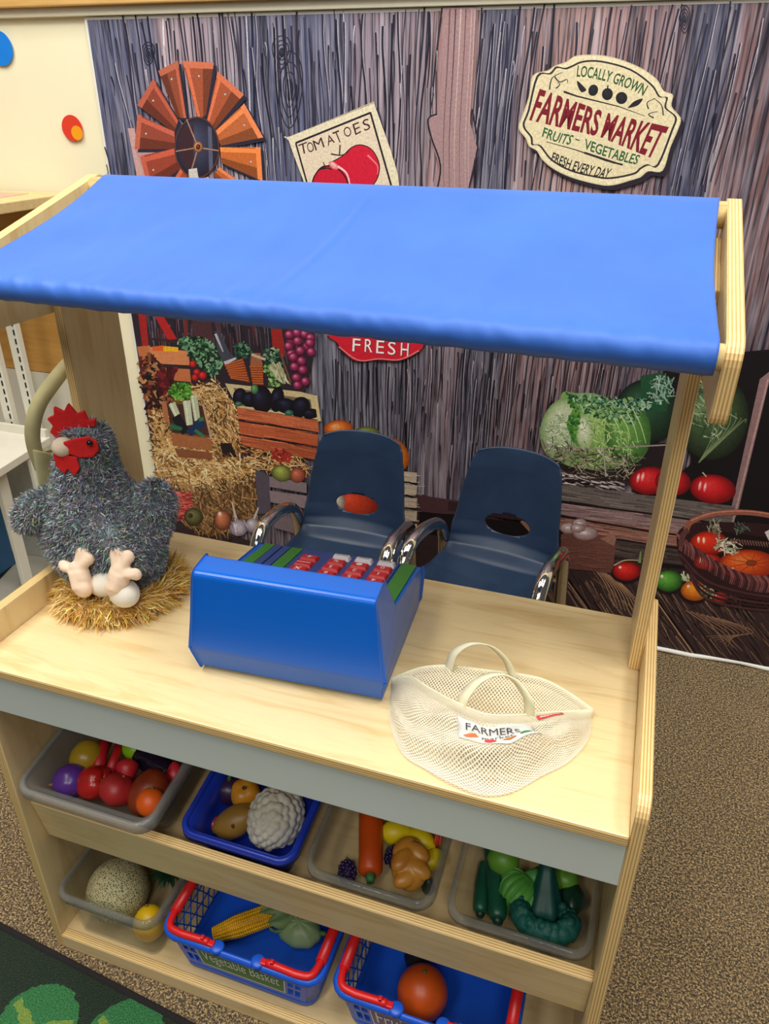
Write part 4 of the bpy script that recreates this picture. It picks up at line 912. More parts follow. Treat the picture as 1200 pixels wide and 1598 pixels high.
for nm, x0, x1, mt in [('green_stripe', -.147, -.127, M_GREEN), ('blue_bar', -.126, -.112, M_DBLUE), ('blue_bar', -.109, -.095, M_DBLUE), ('green_stripe', -.093, -.070, M_GREEN), ('key_panel', -.068, .118, M_DBLUE), ('green_stripe', .1215, .149, M_GREEN)]:
    dbox(MB(), x0, x1, .003, .186, -.003, .0035).build(nm, mt, reg, bevel=.001)
dbox(MB(), -.1205+.008, -.108, .003, .186, -.004, .001).build('drawer_groove', M_GROOVE, reg)
def key(x, s, txt, mt, tc, wd=.034, ln=.025, hh=.010):
    k = dbox(MB(), x-wd/2, x+wd/2, s-ln/2, s+ln/2, .003, hh, .003).build('key', mt, reg, bevel=.0015)
    a = text_geo(txt)[2]; th = .0115 if len(txt) == 1 else .006; tw = min(wd*.75, th*a)
    if txt in '-': th = .0022
    mb = MB(); put_text(mb, txt, lambda u, v: deck(x+tw/2-u*tw, s+th/2-v*th, hh+.0004)); mb.build('legend', tc, k)
K_W = plain('key_legend_white', (240, 236, 236), .5); K_D = plain('key_legend_dark', (70, 70, 90), .5)
for x, t_ in ((.014, 'Cancel'), (.056, 'Clear'), (.098, 'Enter')): key(x, .160, t_, M_WHITE, K_D, .034, .018, .012)
rows = [(.134, ('%', '.', '0')), (.104, ('3', '2', '1')), (.074, ('6', '5', '4')), (.044, ('9', '8', '7'))]
for s, ch in rows:
    for x, c_ in zip((.012, .055, .098), ch): key(x, s, c_, M_RED, K_W)
for s, c_ in ((.136, '+'), (.106, '-'), (.076, 'x'), (.046, '=')): key(-.040, s, c_, M_RED, K_W)
for x in (-.135, .135):
    for y in (.03, .275): MB().lathe([(.007, -.006), (.009, -.004), (.009, .002)], 14, (x, y, 0)).build('foot', M_BLUE, reg)

# ------------------------------------------------------------------ plush hen on its straw nest
def fur(mb, base, count, ln, wd, colf, seed, droop=.4, curl=.5, tri_ok=None):
    """grow tufts from a sampled surface: base() gives (point, normal)"""
    rr = random.Random(seed)
    for _ in range(count):
        p, nrm = base(rr)
        if p is None: continue
        d = (nrm+Vector((rr.gauss(0, curl), rr.gauss(0, curl), rr.gauss(0, curl)-droop))).normalized()
        l = ln*rr.uniform(.6, 1.3); sd = d.cross(Vector((rr.gauss(0, 1), rr.gauss(0, 1), rr.gauss(0, 1)))).normalized()*wd*rr.uniform(.7, 1.3)
        d2 = (d+Vector((rr.gauss(0, .6), rr.gauss(0, .6), rr.gauss(0, .6)-droop*.8))*.7).normalized()
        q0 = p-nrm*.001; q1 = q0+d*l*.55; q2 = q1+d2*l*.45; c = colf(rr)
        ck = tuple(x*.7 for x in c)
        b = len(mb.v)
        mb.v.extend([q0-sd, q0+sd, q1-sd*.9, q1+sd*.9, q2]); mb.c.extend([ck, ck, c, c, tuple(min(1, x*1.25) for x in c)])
        mb.face((b, b+1, b+3, b+2), 0, True); mb.face((b+2, b+3, b+4), 0, True)
t = NT('grey_plush'); t.set(Roughness=.9, Specular_IOR_Level=.15, Sheen_Weight=.15)
at = t.n('ShaderNodeAttribute'); at.attribute_name = 'Col'; t.color(at.outputs['Color']); M_FUR = t.m
t = NT('straw_plush'); t.set(Roughness=.6, Specular_IOR_Level=.3, Sheen_Weight=.2)
at = t.n('ShaderNodeAttribute'); at.attribute_name = 'Col'; t.color(at.outputs['Color']); M_STRAWFUR = t.m
def keep_clear(mb):
    # the pile presses flat against the counter, the side lip and the post instead of passing through them
    for p in mb.v:
        p.z = max(p.z, H+.002)
        if p.x < .0205 and p.z < HP+.002: p.x = .0205
        if p.y > .338 and p.x < .040: p.y = .338
def greyc(rr):
    k = rr.random(); a = lin((104, 110, 116)); b = lin((172, 179, 185)); c = lin((236, 239, 242))
    if k < .3: return a
    if k < .82: return tuple(lerp(p, q, rr.random()) for p, q in zip(a, b))
    return tuple(lerp(p, q, rr.random()) for p, q in zip(b, c))
hen = thing('plush_hen', 'grey shaggy plush hen with red felt comb sitting on the counter', 'plush toy', (.103, .262, H+.012))
HC = Vector((.103, .262, H))
hk = [(0, .050, .050, .020), (.02, .070, .062, .018), (.045, .097, .072, .010), (.075, .113, .078, .003), (.11, .115, .080, 0), (.14, .107, .080, -.002), (.165, .093, .076, -.003), (.19, .077, .066, -.004), (.215, .062, .056, -.006), (.245, .051, .050, -.005), (.275, .046, .047, -.001), (.30, .042, .043, .004), (.318, .032, .033, .006), (.330, .012, .012, .006)]
def henp(th, z):
    rx, ry, ox = interp([(k[0],)+k[1:] for k in hk], z)
    r = 1+.03*math.sin(3*th+z*30)*.5
    x = rx*math.cos(th)*r; y = ry*math.sin(th)*r
    # tail lump toward the right rear and shoulder on the left
    tl = math.exp(-((z-.145)/.04)**2)*math.exp(-((math.atan2(math.sin(th-.25), math.cos(th-.25)))/.62)**2); x += .030*tl; y += .012*tl; z2 = z+.012*tl
    return HC+Vector((x+ox, y, .014+z2))
mb = MB(); NZ, NTH = 40, 40
for k in range(NZ+1):
    for q in range(NTH): mb.v.append(henp(2*PI*q/NTH, .330*k/NZ)); mb.c.append(lin((128, 136, 142)))
for k in range(NZ):
    for q in range(NTH): mb.face((k*NTH+q, k*NTH+(q+1) % NTH, (k+1)*NTH+(q+1) % NTH, (k+1)*NTH+q), 0, True)
mb.face(list(range(NTH))[::-1], 0, True); mb.face([NZ*NTH+q for q in range(NTH)], 0, True)
FACE = Vector((-.16, -.987, 0)).normalized(); SIDE = Vector((.987, -.16, 0))   # beak direction; SIDE is toward the viewer
def hb(rr):
    for _ in range(30):
        z = .330*rr.random(); th = rr.random()*2*PI
        if rr.random() > interp([(k[0], k[1]) for k in hk], z)[0]/.115: continue
        p = henp(th, z); e = .01
        nn = (henp(th+e, z)-p).cross(henp(th, min(.330, z+.002))-p)
        if nn.length < 1e-12: continue
        nn.normalize()
        # felt face stays bare
        zz = p.z-H
        if zz > .25 and zz < .40:
            d = Vector((p.x-HC.x-.004, p.y-HC.y, 0))
            if d.length > 0 and d.normalized().dot((FACE*.75+SIDE*.60).normalized()) > .84 and .302 < zz < .330: continue
            if d.length > 0 and d.normalized().dot(FACE) > .80 and .27 < zz < .325: continue
        return p, nn
    return None, None
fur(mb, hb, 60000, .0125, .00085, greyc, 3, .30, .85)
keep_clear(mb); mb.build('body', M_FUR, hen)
def lobe(name, pts, radii, cnt, seed):
    mb = MB(); P = crom(pts, 6); N = len(P)
    def rad(s_): return interp([(i/(len(radii)-1), r) for i, r in enumerate(radii)], s_)[0]
    mb.tube(P, rad, 14); mb.c = [lin((128, 136, 142))]*len(mb.v)
    def bs(rr):
        k = rr.randrange(N-1); s_ = (k+rr.random())/(N-1); c = P[k].lerp(P[k+1], s_*(N-1)-k); tt = (P[k+1]-P[k]).normalized()
        d = Vector((rr.gauss(0, 1), rr.gauss(0, 1), rr.gauss(0, 1))); d = (d-tt*d.dot(tt)).normalized()
        if k >= N-3: d = (d+tt*rr.random()*1.5).normalized()
        return c+d*rad(s_), d
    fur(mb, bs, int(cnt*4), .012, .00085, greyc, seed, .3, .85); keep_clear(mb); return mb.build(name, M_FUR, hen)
lobe('wing', [tuple(HC+Vector(p)) for p in ((-.060, -.035, .200), (-.092, -.045, .180), (-.114, -.050, .160), (-.128, -.052, .148))], [.026, .032, .027, .012], 1600, 5)
lobe('wing', [tuple(HC+Vector(p)) for p in ((.05, -.05, .185), (.078, -.062, .155), (.098, -.055, .115), (.105, -.045, .10))], [.02, .024, .02, .01], 1200, 6)
lobe('tail', [tuple(HC+Vector(p)) for p in ((.060, .018, .150), (.086, .026, .172), (.102, .030, .196), (.108, .030, .212))], [.050, .050, .041, .022], 2000, 8)
M_FELT = plain('red_felt', (206, 28, 30), .95, .1, 120, .2); M_CREAM = plain('cream_felt', (240, 212, 186), .9, .04, 80, .15); M_BEAK = plain('beak_felt', (220, 200, 176), .9, .04, 80, .15)
HD = HC+Vector((.004, 0, .318))    # head centre
def plate(mb, pts2, o, ex, ey, th):
    nrm = ex.cross(ey).normalized()*th/2; n = len(pts2)
    a = mb.pts([o+ex*p[0]+ey*p[1]+nrm for p in pts2]); b = mb.pts([o+ex*p[0]+ey*p[1]-nrm for p in pts2])
    mb.face(a); mb.face(b[::-1])
    for k in range(n): mb.face((a[k], b[k], b[(k+1) % n], a[(k+1) % n]))
    return mb
UPV = Vector((0, 0, 1)); CD = Vector((-.93, -.36, 0)).normalized()
plate(MB(), [(-.038, .006), (-.040, .020), (-.026, .018), (-.022, .036), (-.008, .030), (.004, .050), (.014, .034), (.030, .044), (.032, .028), (.046, .022), (.038, .008), (.046, -.004), (.034, -.018), (.014, .0)], HD+Vector((-.004, -.014, .019)), CD*.94, UPV*.94, .010).build('comb', M_FELT, hen, bevel=.002)
mb = MB(); MB.ball(mb, HD+FACE*.048+Vector((0, 0, -.001)), (.0185, .019, .0165), 16, 10, lambda th, ph: 1, None); mb.build('beak', M_BEAK, hen)
fo = HD+(FACE*.72+SIDE*.69).normalized()*.047+Vector((0, 0, .0)); fx = (SIDE*.72-FACE*.69).normalized()
plate(MB(), [(-.030, .012), (-.01, .017), (.012, .018), (.024, .008), (.024, -.008), (.012, -.020), (-.008, -.018), (-.024, -.010)], fo, fx, UPV, .006).build('face_patch', M_FELT, hen, bevel=.002)
for dx, dz in ((.050, -.030), (.056, -.028)):
    plate(MB(), [(-.011, .018), (.011, .014), (.013, -.005), (.002, -.020), (-.010, -.006)], HD+FACE*dx+SIDE*(.016 if dx < .053 else -.002)+Vector((0, 0, dz)), (SIDE-FACE*.5).normalized(), UPV, .005).build('wattle', M_FELT, hen, bevel=.0015)
MB().ball(fo+(FACE*.72+SIDE*.69).normalized()*.005+fx*.012+Vector((0, 0, .008)), .0052, 12, 8).build('eye', plain('black_bead', (10, 10, 12), .12), hen)
def foot(o, lean, s_):
    mb = MB(); o = Vector(o); ex = Vector((1, 0, .02))*.86; ey = Vector((0, .34, .94)).normalized()*.84
    for tip, r in (((-.036, .004) if s_ < 0 else (.036, .002), .0105), ((-.012*s_-.004 if s_ < 0 else -.012, .040), .0115), ((.022, .030) if s_ < 0 else (.016, .036), .011), ((.012 if s_ < 0 else -.012, -.036), .0165), ((.004 if s_ < 0 else -.004, -.016), .018)):
        P = [o, o+(ex*tip[0]+ey*tip[1])*.55, o+ex*tip[0]+ey*tip[1]]
        mb.tube([P[0], P[1], P[2]], r*1.12, 12, flat=(.8, 1)); mb.ball(P[2], (r*1.15, r*.85, r*1.15), 12, 8)
    mb.ball(o, (.020, .013, .020), 14, 10)
    o_ = mb.build('foot', M_CREAM, hen)
    rm = o_.modifiers.new('blend', 'REMESH'); rm.mode = 'VOXEL'; rm.voxel_size = .0022; rm.use_smooth_shade = True
    q = o_.modifiers.new('soft', 'SMOOTH'); q.factor = .6; q.iterations = 8
foot((.118, .170, H+.100), 0, -1); foot((.206, .172, H+.114), 0, 1)

nest = thing('straw_nest', 'golden shaggy plush nest ring under the grey hen', 'nest', (.115, .265, H))
NC = Vector((.130, .258, H+.018)); NR = .083
def ns(a, b, r=.024): return NC+Vector(((NR+r*math.cos(b)*1.15)*math.cos(a), (NR+r*math.cos(b)*1.15)*math.sin(a), r*.72*math.sin(b)))
mb = MB(); mb.grid(lambda u, v: ns(2*PI*u, 2*PI*v), 48, 14, True, True, colf=lambda u, v: lin((196, 150, 66)))
b0 = len(mb.v); dk = mb.pts([NC+Vector((NR*math.cos(2*PI*k/40), NR*math.sin(2*PI*k/40), .020)) for k in range(40)], lin((180, 136, 62))); mb.face(dk)
def nb(rr):
    a, b = rr.random()*2*PI, rr.random()*2*PI
    p = ns(a, b); c = NC+Vector((NR*math.cos(a), NR*math.sin(a), 0)); n_ = (p-c).normalized()
    if p.z < H+.004: return None, None
    return p, (n_+Vector((-math.sin(a), math.cos(a), 0))*.5+Vector((math.cos(a), math.sin(a), 0))*.35).normalized()
def strawc(rr):
    k = rr.random(); a, b, c = lin((214, 158, 52)), lin((240, 204, 112)), lin((250, 236, 178))
    return a if k < .3 else tuple(lerp(p, q, rr.random()) for p, q in zip(b, c if k > .6 else a))
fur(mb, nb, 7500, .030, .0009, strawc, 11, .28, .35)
for k, p in enumerate(mb.v):
    if p.z < H+.001: p.z = H+.001
    if p.x < .0205 and p.z < HP+.002: p.x = .0205
mb.build('nest_ring', M_STRAWFUR, nest)
M_EGG = plain('white_egg_cloth', (232, 226, 212), .8, .02, 60, .1)
for (x, y, z), rz, lab in (((.150, .192, H+.066), .5, 'white plush egg under the hen, half behind the left foot'), ((.203, .174, H+.069), -.3, 'white plush egg in front below the right foot of the hen')):
    e = MB(); e.ball((0, 0, 0), (.030, .025, .026), 20, 14, lambda th, ph: 1+.05*math.cos(th)*math.cos(ph))
    o = e.build('plush_egg', M_EGG); o.location = (x, y, z); o.rotation_euler = (.2, -.15, rz); tag(o, lab, 'egg', 'eggs in the nest')

# ------------------------------------------------------------------ cream net shopping bag lying on the counter
t = NT('net_cloth'); t.set(Roughness=.8, Sheen_Weight=.1)
uvn = t.n('ShaderNodeAttribute'); uvn.attribute_name = 'Col'
X, Y, Z = t.sep(uvn.outputs['Vector'])
k_ = 1/.0052
u_ = t.math('MULTIPLY', X, k_); v_ = t.math('MULTIPLY', Y, k_*1.1)
c1 = t.math('MULTIPLY', t.math('COSINE', t.math('MULTIPLY', t.math('ADD', u_, v_), PI)), t.math('COSINE', t.math('MULTIPLY', t.math('SUBTRACT', u_, v_), PI)))
hole = t.math('GREATER_THAN', t.math('ABSOLUTE', c1), .40)
tr = t.n('ShaderNodeBsdfTransparent'); mx = t.n('ShaderNodeMixShader')
t.l(hole, mx.inputs[0]); t.l(t.b.outputs[0], mx.inputs[1]); t.l(tr.outputs[0], mx.inputs[2]); t.l(mx.outputs[0], t.out.inputs['Surface'])
t.set(Base_Color=rgba((238, 230, 206)))
M_NET = t.m
M_TAPE = plain('cream_tape', (240, 234, 200), .75, .02, 90, .15)
bag = thing('net_shopping_bag', 'cream net shopping bag with tape handles lying empty on the counter', 'shopping bag', (.87, .12, H))
rimF = crom([(.703, .168, H+.020), (.735, .166, H+.034), (.775, .140, H+.042), (.815, .124, H+.043), (.862, .114, H+.042), (.905, .128, H+.039), (.955, .162, H+.030), (1.016, .206, H+.014)], 8)
rimB = crom([(.703, .168, H+.020), (.745, .190, H+.036), (.79, .200, H+.044), (.84, .205, H+.046), (.89, .215, H+.044), (.935, .225, H+.036), (.975, .222, H+.024), (1.016, .206, H+.014)], 8)
botF = crom([(.703, .165, H+.003), (.722, .096, H+.003), (.762, .036, H+.004), (.802, .018, H+.005), (.842, .004, H+.006), (.888, -.001, H+.005), (.925, .018, H+.004), (.958, .058, H+.004), (.992, .098, H+.004), (1.014, .150, H+.004), (1.016, .200, H+.004)], 8)
def along(P, u):
    f = u*(len(P)-1); k = min(int(f), len(P)-2); return P[k].lerp(P[k+1], f-k)
def bagF(u, v):
    a, b = along(rimF, u), along(botF, u); p = a.lerp(b, v)
    bul = .030*math.sin(PI*min(1, v*1.02))*math.sin(PI*u)**.7
    wr = noise.noise(Vector((p.x*17, p.y*22, 4)))*.014+noise.noise(Vector((p.x*42, p.y*34, 8)))*.005
    wr += .010*math.exp(-((v-.72-.10*math.sin(u*7))/.07)**2)*math.sin(PI*u)-.008*math.exp(-((v-.55-.1*math.sin(u*5+1))/.06)**2)*math.sin(PI*u)
    p.z = max(H+.0022, p.z+(bul+wr*sm(v*3))*sm((1-v)*4)*sm(u*6)*sm((1-u)*6)); return p
def bagB(u, v):
    a = along(rimB, u); b = along(botF, u); p = a.lerp(b, v); p.z = max(H+.0015, lerp(a.z, H+.0015, sm(v*2.2))); return p
for nm, fn in (('front_net', bagF), ('back_net', bagB)):
    mb = MB(); mb.grid(fn, 90, 60, colf=lambda u, v: (u*.34, v*.17, 0)); mb.build(nm, M_NET, bag)
for P, nm in ((rimF, 'rim_tape'), (rimB, 'rim_tape')):
    mb = MB(); L = [(p+Vector((0, 0, .0015)), p+Vector((0, -.004, -.013)) if P is rimF else p+Vector((0, -.002, -.012))) for p in P]; i = mb.pts([e for ab in L for e in ab])
    for k in range(len(L)-1): mb.face((i[2*k], i[2*k+1], i[2*k+3], i[2*k+2]), 0, True)
    mb.build(nm, M_TAPE, bag, solid=.002)
ribbon(MB(), [(.788, .194, H+.030), (.790, .193, H+.050), (.797, .196, H+.076), (.820, .203, H+.094), (.850, .208, H+.092), (.876, .208, H+.070), (.888, .206, H+.045)], lambda s_: Vector((.75-.0*s_, -.62, .15+.3*math.sin(PI*s_))).normalized(), .020).build('handle', M_TAPE, bag, solid=.0018)
ribbon(MB(), [(.826, .122, H+.036), (.830, .124, H+.056), (.845, .138, H+.078), (.872, .150, H+.090), (.900, .145, H+.088), (.922, .134, H+.068), (.926, .136, H+.034)], lambda s_: Vector((.80, -.55, .12+.3*math.sin(PI*s_))).normalized(), .020).build('handle', M_TAPE, bag, solid=.0018)
# cloth label with the printed words and four small vegetables
LU0, LU1, LV0, LV1 = .43, .74, .38, .62
def lab(u, v, h=.002):
    uu = lerp(LU0, LU1, u); vv = lerp(LV1, LV0, v)-.10*(u-.5)*0
    p = bagF(uu, vv); return p+Vector((0, -h*.5, h))
mb = MB(); mb.grid(lambda u, v: lab(u, v), 16, 10, sm=True); lbl = mb.build('cloth_label', plain('label_cloth', (214, 214, 208), .8, .02), bag, solid=.0006)
def arcw(st, u0, u1, v0, v1, sag, M, name):
    mb = MB(); put_text(mb, st, lambda u, v: lab(lerp(u0, u1, u), lerp(v0, v1, v)+sag*4*u*(1-u), .0034)); mb.build(name, M, lbl)
INK = plain('label_ink', (70, 66, 70), .7)
arcw('FARMERS', .10, .80, .52, .74, .16, INK, 'lettering'); arcw('market', .30, .70, .44, .60, .06, INK, 'lettering')
def lp(pts, c, nm):
    mb = MB(); i = mb.pts([lab(p[0], p[1], .0036) for p in pts]); mb.face(i); mb.build(nm, plain('print_'+nm, c, .7), lbl)
def disc(cx, cy, rx, ry, n=14): return [(cx+rx*math.cos(2*PI*k/n), cy+ry*math.sin(2*PI*k/n)) for k in range(n)]
lp([(.06, .28), (.10, .24), (.26, .50), (.22, .56), (.16, .50)], (206, 110, 60), 'carrot_print'); lp(disc(.40, .40, .075, .15), (204, 60, 64), 'tomato_print'); lp([(.54, .36), (.62, .22), (.72, .26), (.70, .38), (.62, .42)], (196, 120, 60), 'pumpkin_print'); lp(disc(.84, .34, .075, .14), (70, 140, 70), 'pea_print')
# red sewn tag under the rim
tg = MB(); tg.grid(lambda u, v: bagF(lerp(.775, .872, u), lerp(.27, .19, v))+Vector((0, -.002, .003)), 10, 3); tg = tg.build('red_tag', plain('red_tag_cloth', (220, 60, 64), .7, .03), bag, solid=.0008)
mb = MB(); mb.grid(lambda u, v: bagF(lerp(.785, .862, u), lerp(.24, .215, v)+.006*math.sin(u*40))+Vector((0, -.0028, .0042)), 24, 1); mb.build('tag_stitching', plain('tag_thread', (246, 206, 200), .7), tg)

# ------------------------------------------------------------------ bins and baskets
def clear_mat(name, tint, frost, spec=.5, rough=.08, edge=.22):
    """see-through plastic: tinted transparency, a little milkiness, a clear-coat reflection"""
    t = NT(name); t.set(Roughness=rough, Specular_IOR_Level=spec); t.b.inputs['Base Color'].default_value = rgba((170, 170, 166))
    tr = t.n('ShaderNodeBsdfTransparent'); tr.inputs[0].default_value = (*tint, 1)
    lw = t.n('ShaderNodeLayerWeight'); lw.inputs['Blend'].default_value = .35
    f = t.math('ADD', t.math('MULTIPLY', lw.outputs['Facing'], edge), frost, True)
    mx = t.n('ShaderNodeMixShader'); t.l(f, mx.inputs[0]); t.l(tr.outputs[0], mx.inputs[1]); t.l(t.b.outputs[0], mx.inputs[2]); t.l(mx.outputs[0], t.out.inputs['Surface'])
    return t.m
M_CLEAR = clear_mat('clear_plastic', (.95, .955, .94), .015); M_FROST = clear_mat('frosted_plastic', (.9, .89, .89), .16, .4, .25)
M_RIMC = clear_mat('clear_rim', (.80, .81, .79), .17, 1.0, .06, .5); M_RIMF = clear_mat('frosted_rim', (.84, .84, .85), .30, .7, .15, .35)
M_TRAYB = plain('royal_blue_plastic', (28, 56, 176), .3, .02); M_BASK = plain('basket_blue_plastic', (30, 92, 214), .36, .02); M_HANDLE = plain('basket_red_handle', (222, 34, 36), .32, .02)
def rrect(x0, x1, y0, y1, r, n=6):
    out = []
    for cx, cy, a in ((x1-r, y0+r, -90), (x1-r, y1-r, 0), (x0+r, y1-r, 90), (x0+r, y0+r, 180)):
        out += arc(cx, cy, r, a, a+90, n)
    return out
def loft(mb, loops, P, cap0=True, cap1=True):
    """loops of (ring of 2D points, height); P maps (x,y,h) to 3D"""
    n = len(loops[0][0]); idx = [mb.pts([P(p[0], p[1], h) for p in ring]) for ring, h in loops]
    for a, b in zip(idx, idx[1:]):
        for k in range(n): mb.face((a[k], a[(k+1) % n], b[(k+1) % n], b[k]), 0, True)
    if cap0: mb.face(idx[0][::-1])
    if cap1: mb.face(idx[-1])
    return mb
def tray(name, label, x0, x1, y0, y1, h0, h1, M, MR, P, taper=.018, r=.034, lip=.012, lh=.016, group=None, cat='bin', kf=1):
    c = P((x0+x1)/2, (y0+y1)/2, h0); tr = thing(name, label, cat, tuple(c), 0, group)
    ix0, ix1, iy0, iy1 = x0+lip, x1-lip, y0+lip, y1-lip; th = .003
    def ring(d, t=0): return rrect(ix0+d+t, ix1-d-t, iy0+d*kf+t, iy1-d-t, max(.008, r-lip-d*.3))
    L = [(ring(taper+.004), h0), (ring(taper), h0+.004), (ring(taper*.5), (h0+h1)/2), (ring(0), h1-lh*.3), (ring(th), h1-lh*.3), (ring(taper*.5+th), (h0+h1)/2), (ring(taper+th), h0+.006), (ring(taper+th+.005), h0+.004)]
    loft(MB(), L, P).build('tub', M, tr)
    def rr_(d): return rrect(x0+d, x1-d, y0+d, y1-d, r-d*.6, 8)
    L = [(rr_(lip), h1-lh*.3), (rr_(lip-.001), h1-.001), (rr_(lip*.72), h1+.002), (rr_(lip*.3), h1+.0015), (rr_(.001), h1-.003), (rr_(0), h1-lh), (rr_(.0025), h1-lh), (rr_(.003), h1-.005), (rr_(lip*.7), h1-.0015)]
    loft(MB(), L, P, False, False).build('rim', MR, tr)
    return tr
frost = tray('storage_bin', 'frosted clear bin of red play fruit on the sloping shelf against the left panel', .022, .316, -.022, .40, -.050, .075, M_FROST, M_RIMF, sp, taper=.016, lip=.013, lh=.020, kf=3.4)
tray('storage_bin', 'royal blue bin holding a toy cauliflower on the sloping shelf', .329, .564, .022, .40, -.085, .014, M_TRAYB, M_TRAYB, sp)
tray('storage_bin', 'clear bin with toy lemons and bread on the sloping shelf', .580, .816, .022, .40, -.085, .014, M_CLEAR, M_RIMC, sp)
tray('storage_bin', 'clear bin of green vegetables on the sloping shelf beside the right panel', .836, 1.076, .022, .40, -.085, .014, M_CLEAR, M_RIMC, sp)
flat = lambda x, y, h: Vector((x, y, h))
tray('storage_bin', 'clear bin with a toy cantaloupe on the bottom shelf', .026, .268, .0, .34, .041, .182, M_CLEAR, M_RIMC, flat, taper=.012)

def basket(label, x0, x1, y0, y1, txt, lc, group='blue shopping baskets', dx=0):
    h0, h1 = .0425, .172; bk = thing('shopping_basket', label, 'basket', ((x0+x1)/2, (y0+y1)/2, h0), 0, group)
    lip = .010; tp = .018; r = .036
    def ring(d): return rrect(x0+lip+d, x1-lip-d, y0+lip+d, y1-lip-d, r-.010, 4)
    def rr_(d): return rrect(x0+d, x1-d, y0+d, y1-d, r, 4)
    mb = MB()
    # front and back walls solid, long lattice on the two ends
    loft(mb, [(ring(tp+.01), h0), (ring(tp), h0+.003), (ring(tp*.86), h0+.024)], flat, True, False); loft(mb, [(ring(tp*.86+.003), h0+.024), (ring(tp+.003), h0+.005), (ring(tp+.012), h0+.004)], flat, False, True)
    def wallp(side, u, f):
        d = lerp(tp*.86, 0, f); h = lerp(h0+.024, h1-.006, f)
        if side == 'f': return Vector((lerp(x0+lip+d+.018, x1-lip-d-.018, u), y0+lip+d, h))
        if side == 'b': return Vector((lerp(x0+lip+d+.018, x1-lip-d-.018, u), y1-lip-d, h))
        if side == 'l': return Vector((x0+lip+d, lerp(y0+lip+d+.018, y1-lip-d-.018, u), h))
        return Vector((x1-lip-d, lerp(y0+lip+d+.018, y1-lip-d-.018, u), h))
    # corners
    for sx, sy, a in ((1, 0, -90), (1, 1, 0), (0, 1, 90), (0, 0, 180)):
        def cf(u, v, sx=sx, sy=sy, a=a):
            d = lerp(tp*.86, 0, v); rr0 = .026; X0, X1, Y0, Y1 = x0+lip+d, x1-lip-d, y0+lip+d, y1-lip-d
            cx = X1-rr0 if sx else X0+rr0; cy = Y1-rr0 if sy else Y0+rr0; an = math.radians(a+90*u)
            return (cx+rr0*math.cos(an), cy+rr0*math.sin(an), lerp(h0+.024, h1-.006, v))
        mb.grid(cf, 6, 3)
    mb.grid(lambda u, v: wallp('b', u, v), 2, 2)
    # front wall with two columns of square openings at each end of the label
    cuts = [(.045, .085), (.10, .14), (.86, .90), (.915, .955)]; us = sorted([0, 1]+[e for c in cuts for e in c]); vs = [0, .12, .40, .50, .78, 1]
    for a in range(len(us)-1):
        for b in range(len(vs)-1):
            if any(abs(us[a]-c[0]) < 1e-6 for c in cuts) and b in (1, 3): continue
            i = mb.pts([wallp('f', us[a], vs[b]), wallp('f', us[a+1], vs[b]), wallp('f', us[a+1], vs[b+1]), wallp('f', us[a], vs[b+1])]); mb.face(i)
    mb.build('basket_body', M_BASK, bk, solid=.0028)
    for s in 'lr':
        mb = MB()
        for k in range(-1, 8):
            for dd in (-1, 1):
                u0, u1 = k/6.5, k/6.5+dd*.32; f0, f1 = 0, 1
                if min(u0, u1) < -.32 or max(u0, u1) > 1.32: continue
                if u0 < 0: f0 = -u0/(u1-u0); u0_ = 0
                a_, b_ = [], []
                P_ = [(lerp(u0, u1, q/12), q/12) for q in range(13)]; P_ = [p for p in P_ if 0 <= p[0] <= 1]
                if len(P_) > 1: mb.tube([wallp(s, *p) for p in P_], .0016, 5)
        for k in (.33, .66): mb.tube([wallp(s, 0, k), wallp(s, 1, k)], .0016, 5)
        mb.build('end_lattice', M_BASK, bk)
    L = [(rr_(lip+.002), h1-.008), (rr_(lip), h1-.001), (rr_(lip*.6), h1+.002), (rr_(.003), h1), (rr_(0), h1-.005), (rr_(.001), h1-.014), (rr_(.004), h1-.014), (rr_(.005), h1-.006)]
    loft(MB(), L, flat, False, False).build('rim', M_BASK, bk)
    # two folding handles lying along the rim, each with clips toward the middle of the long sides
    ym = (y0+y1)/2
    for sx in (-1, 1):
        xc = (x0+x1)/2; xe = x0+.016 if sx < 0 else x1-.016; xi = xc+sx*.062
        fr = [(xi, y0+.012, h1+.007), (lerp(xi, xe, .5), y0+.010, h1+.007), (xe-sx*.032, y0+.010, h1+.007), (xe-sx*.008, y0+.016, h1+.007), (xe, y0+.044, h1+.007), (xe, y0+.09, h1+.007), (xe, ym, h1+.007), (xe, y1-.09, h1+.007), (xe, y1-.044, h1+.007), (xe-sx*.008, y1-.016, h1+.007), (xe-sx*.032, y1-.010, h1+.007), (xi, y1-.012, h1+.007)]
        hd = MB().tube(crom(fr, 5), .0072, 12).build('handle', M_HANDLE, bk)
        MB().tube([(xe, ym-.075, h1+.007), (xe, ym+.075, h1+.007)], .0105, 12).build('grip', M_HANDLE, hd)
        for yy in (y0+.011, y1-.011):
            MB().box((xi-.012, yy-.006, h1-.006), (xi+.012, yy+.006, h1+.010)).build('clip', M_HANDLE, hd, bevel=.002)
            MB().box((xi+sx*.009, yy-.004, h1+.004), (xi+sx*.016, yy+.004, h1+.020)).build('clip_tab', M_HANDLE, hd, bevel=.0015)
            MB().lathe([(.014, -.006), (.014, .0035), (.011, .006)], 18, (xi-sx*.018, yy, h1)).build('hinge_boss', M_BASK, bk)
    def lf(u, v, h): p = wallp('f', lerp(.16, .84, u), lerp(.12, .93, v)); return p+Vector((0, -h, h*.3))
    mb = MB(); i = mb.pts([lf(0, 0, .002), lf(1, 0, .002), lf(1, 1, .002), lf(0, 1, .002)]); mb.face(i); pl_ = mb.build('label_plate', plain('label_white', (228, 232, 222), .5, .02), bk, solid=.001)
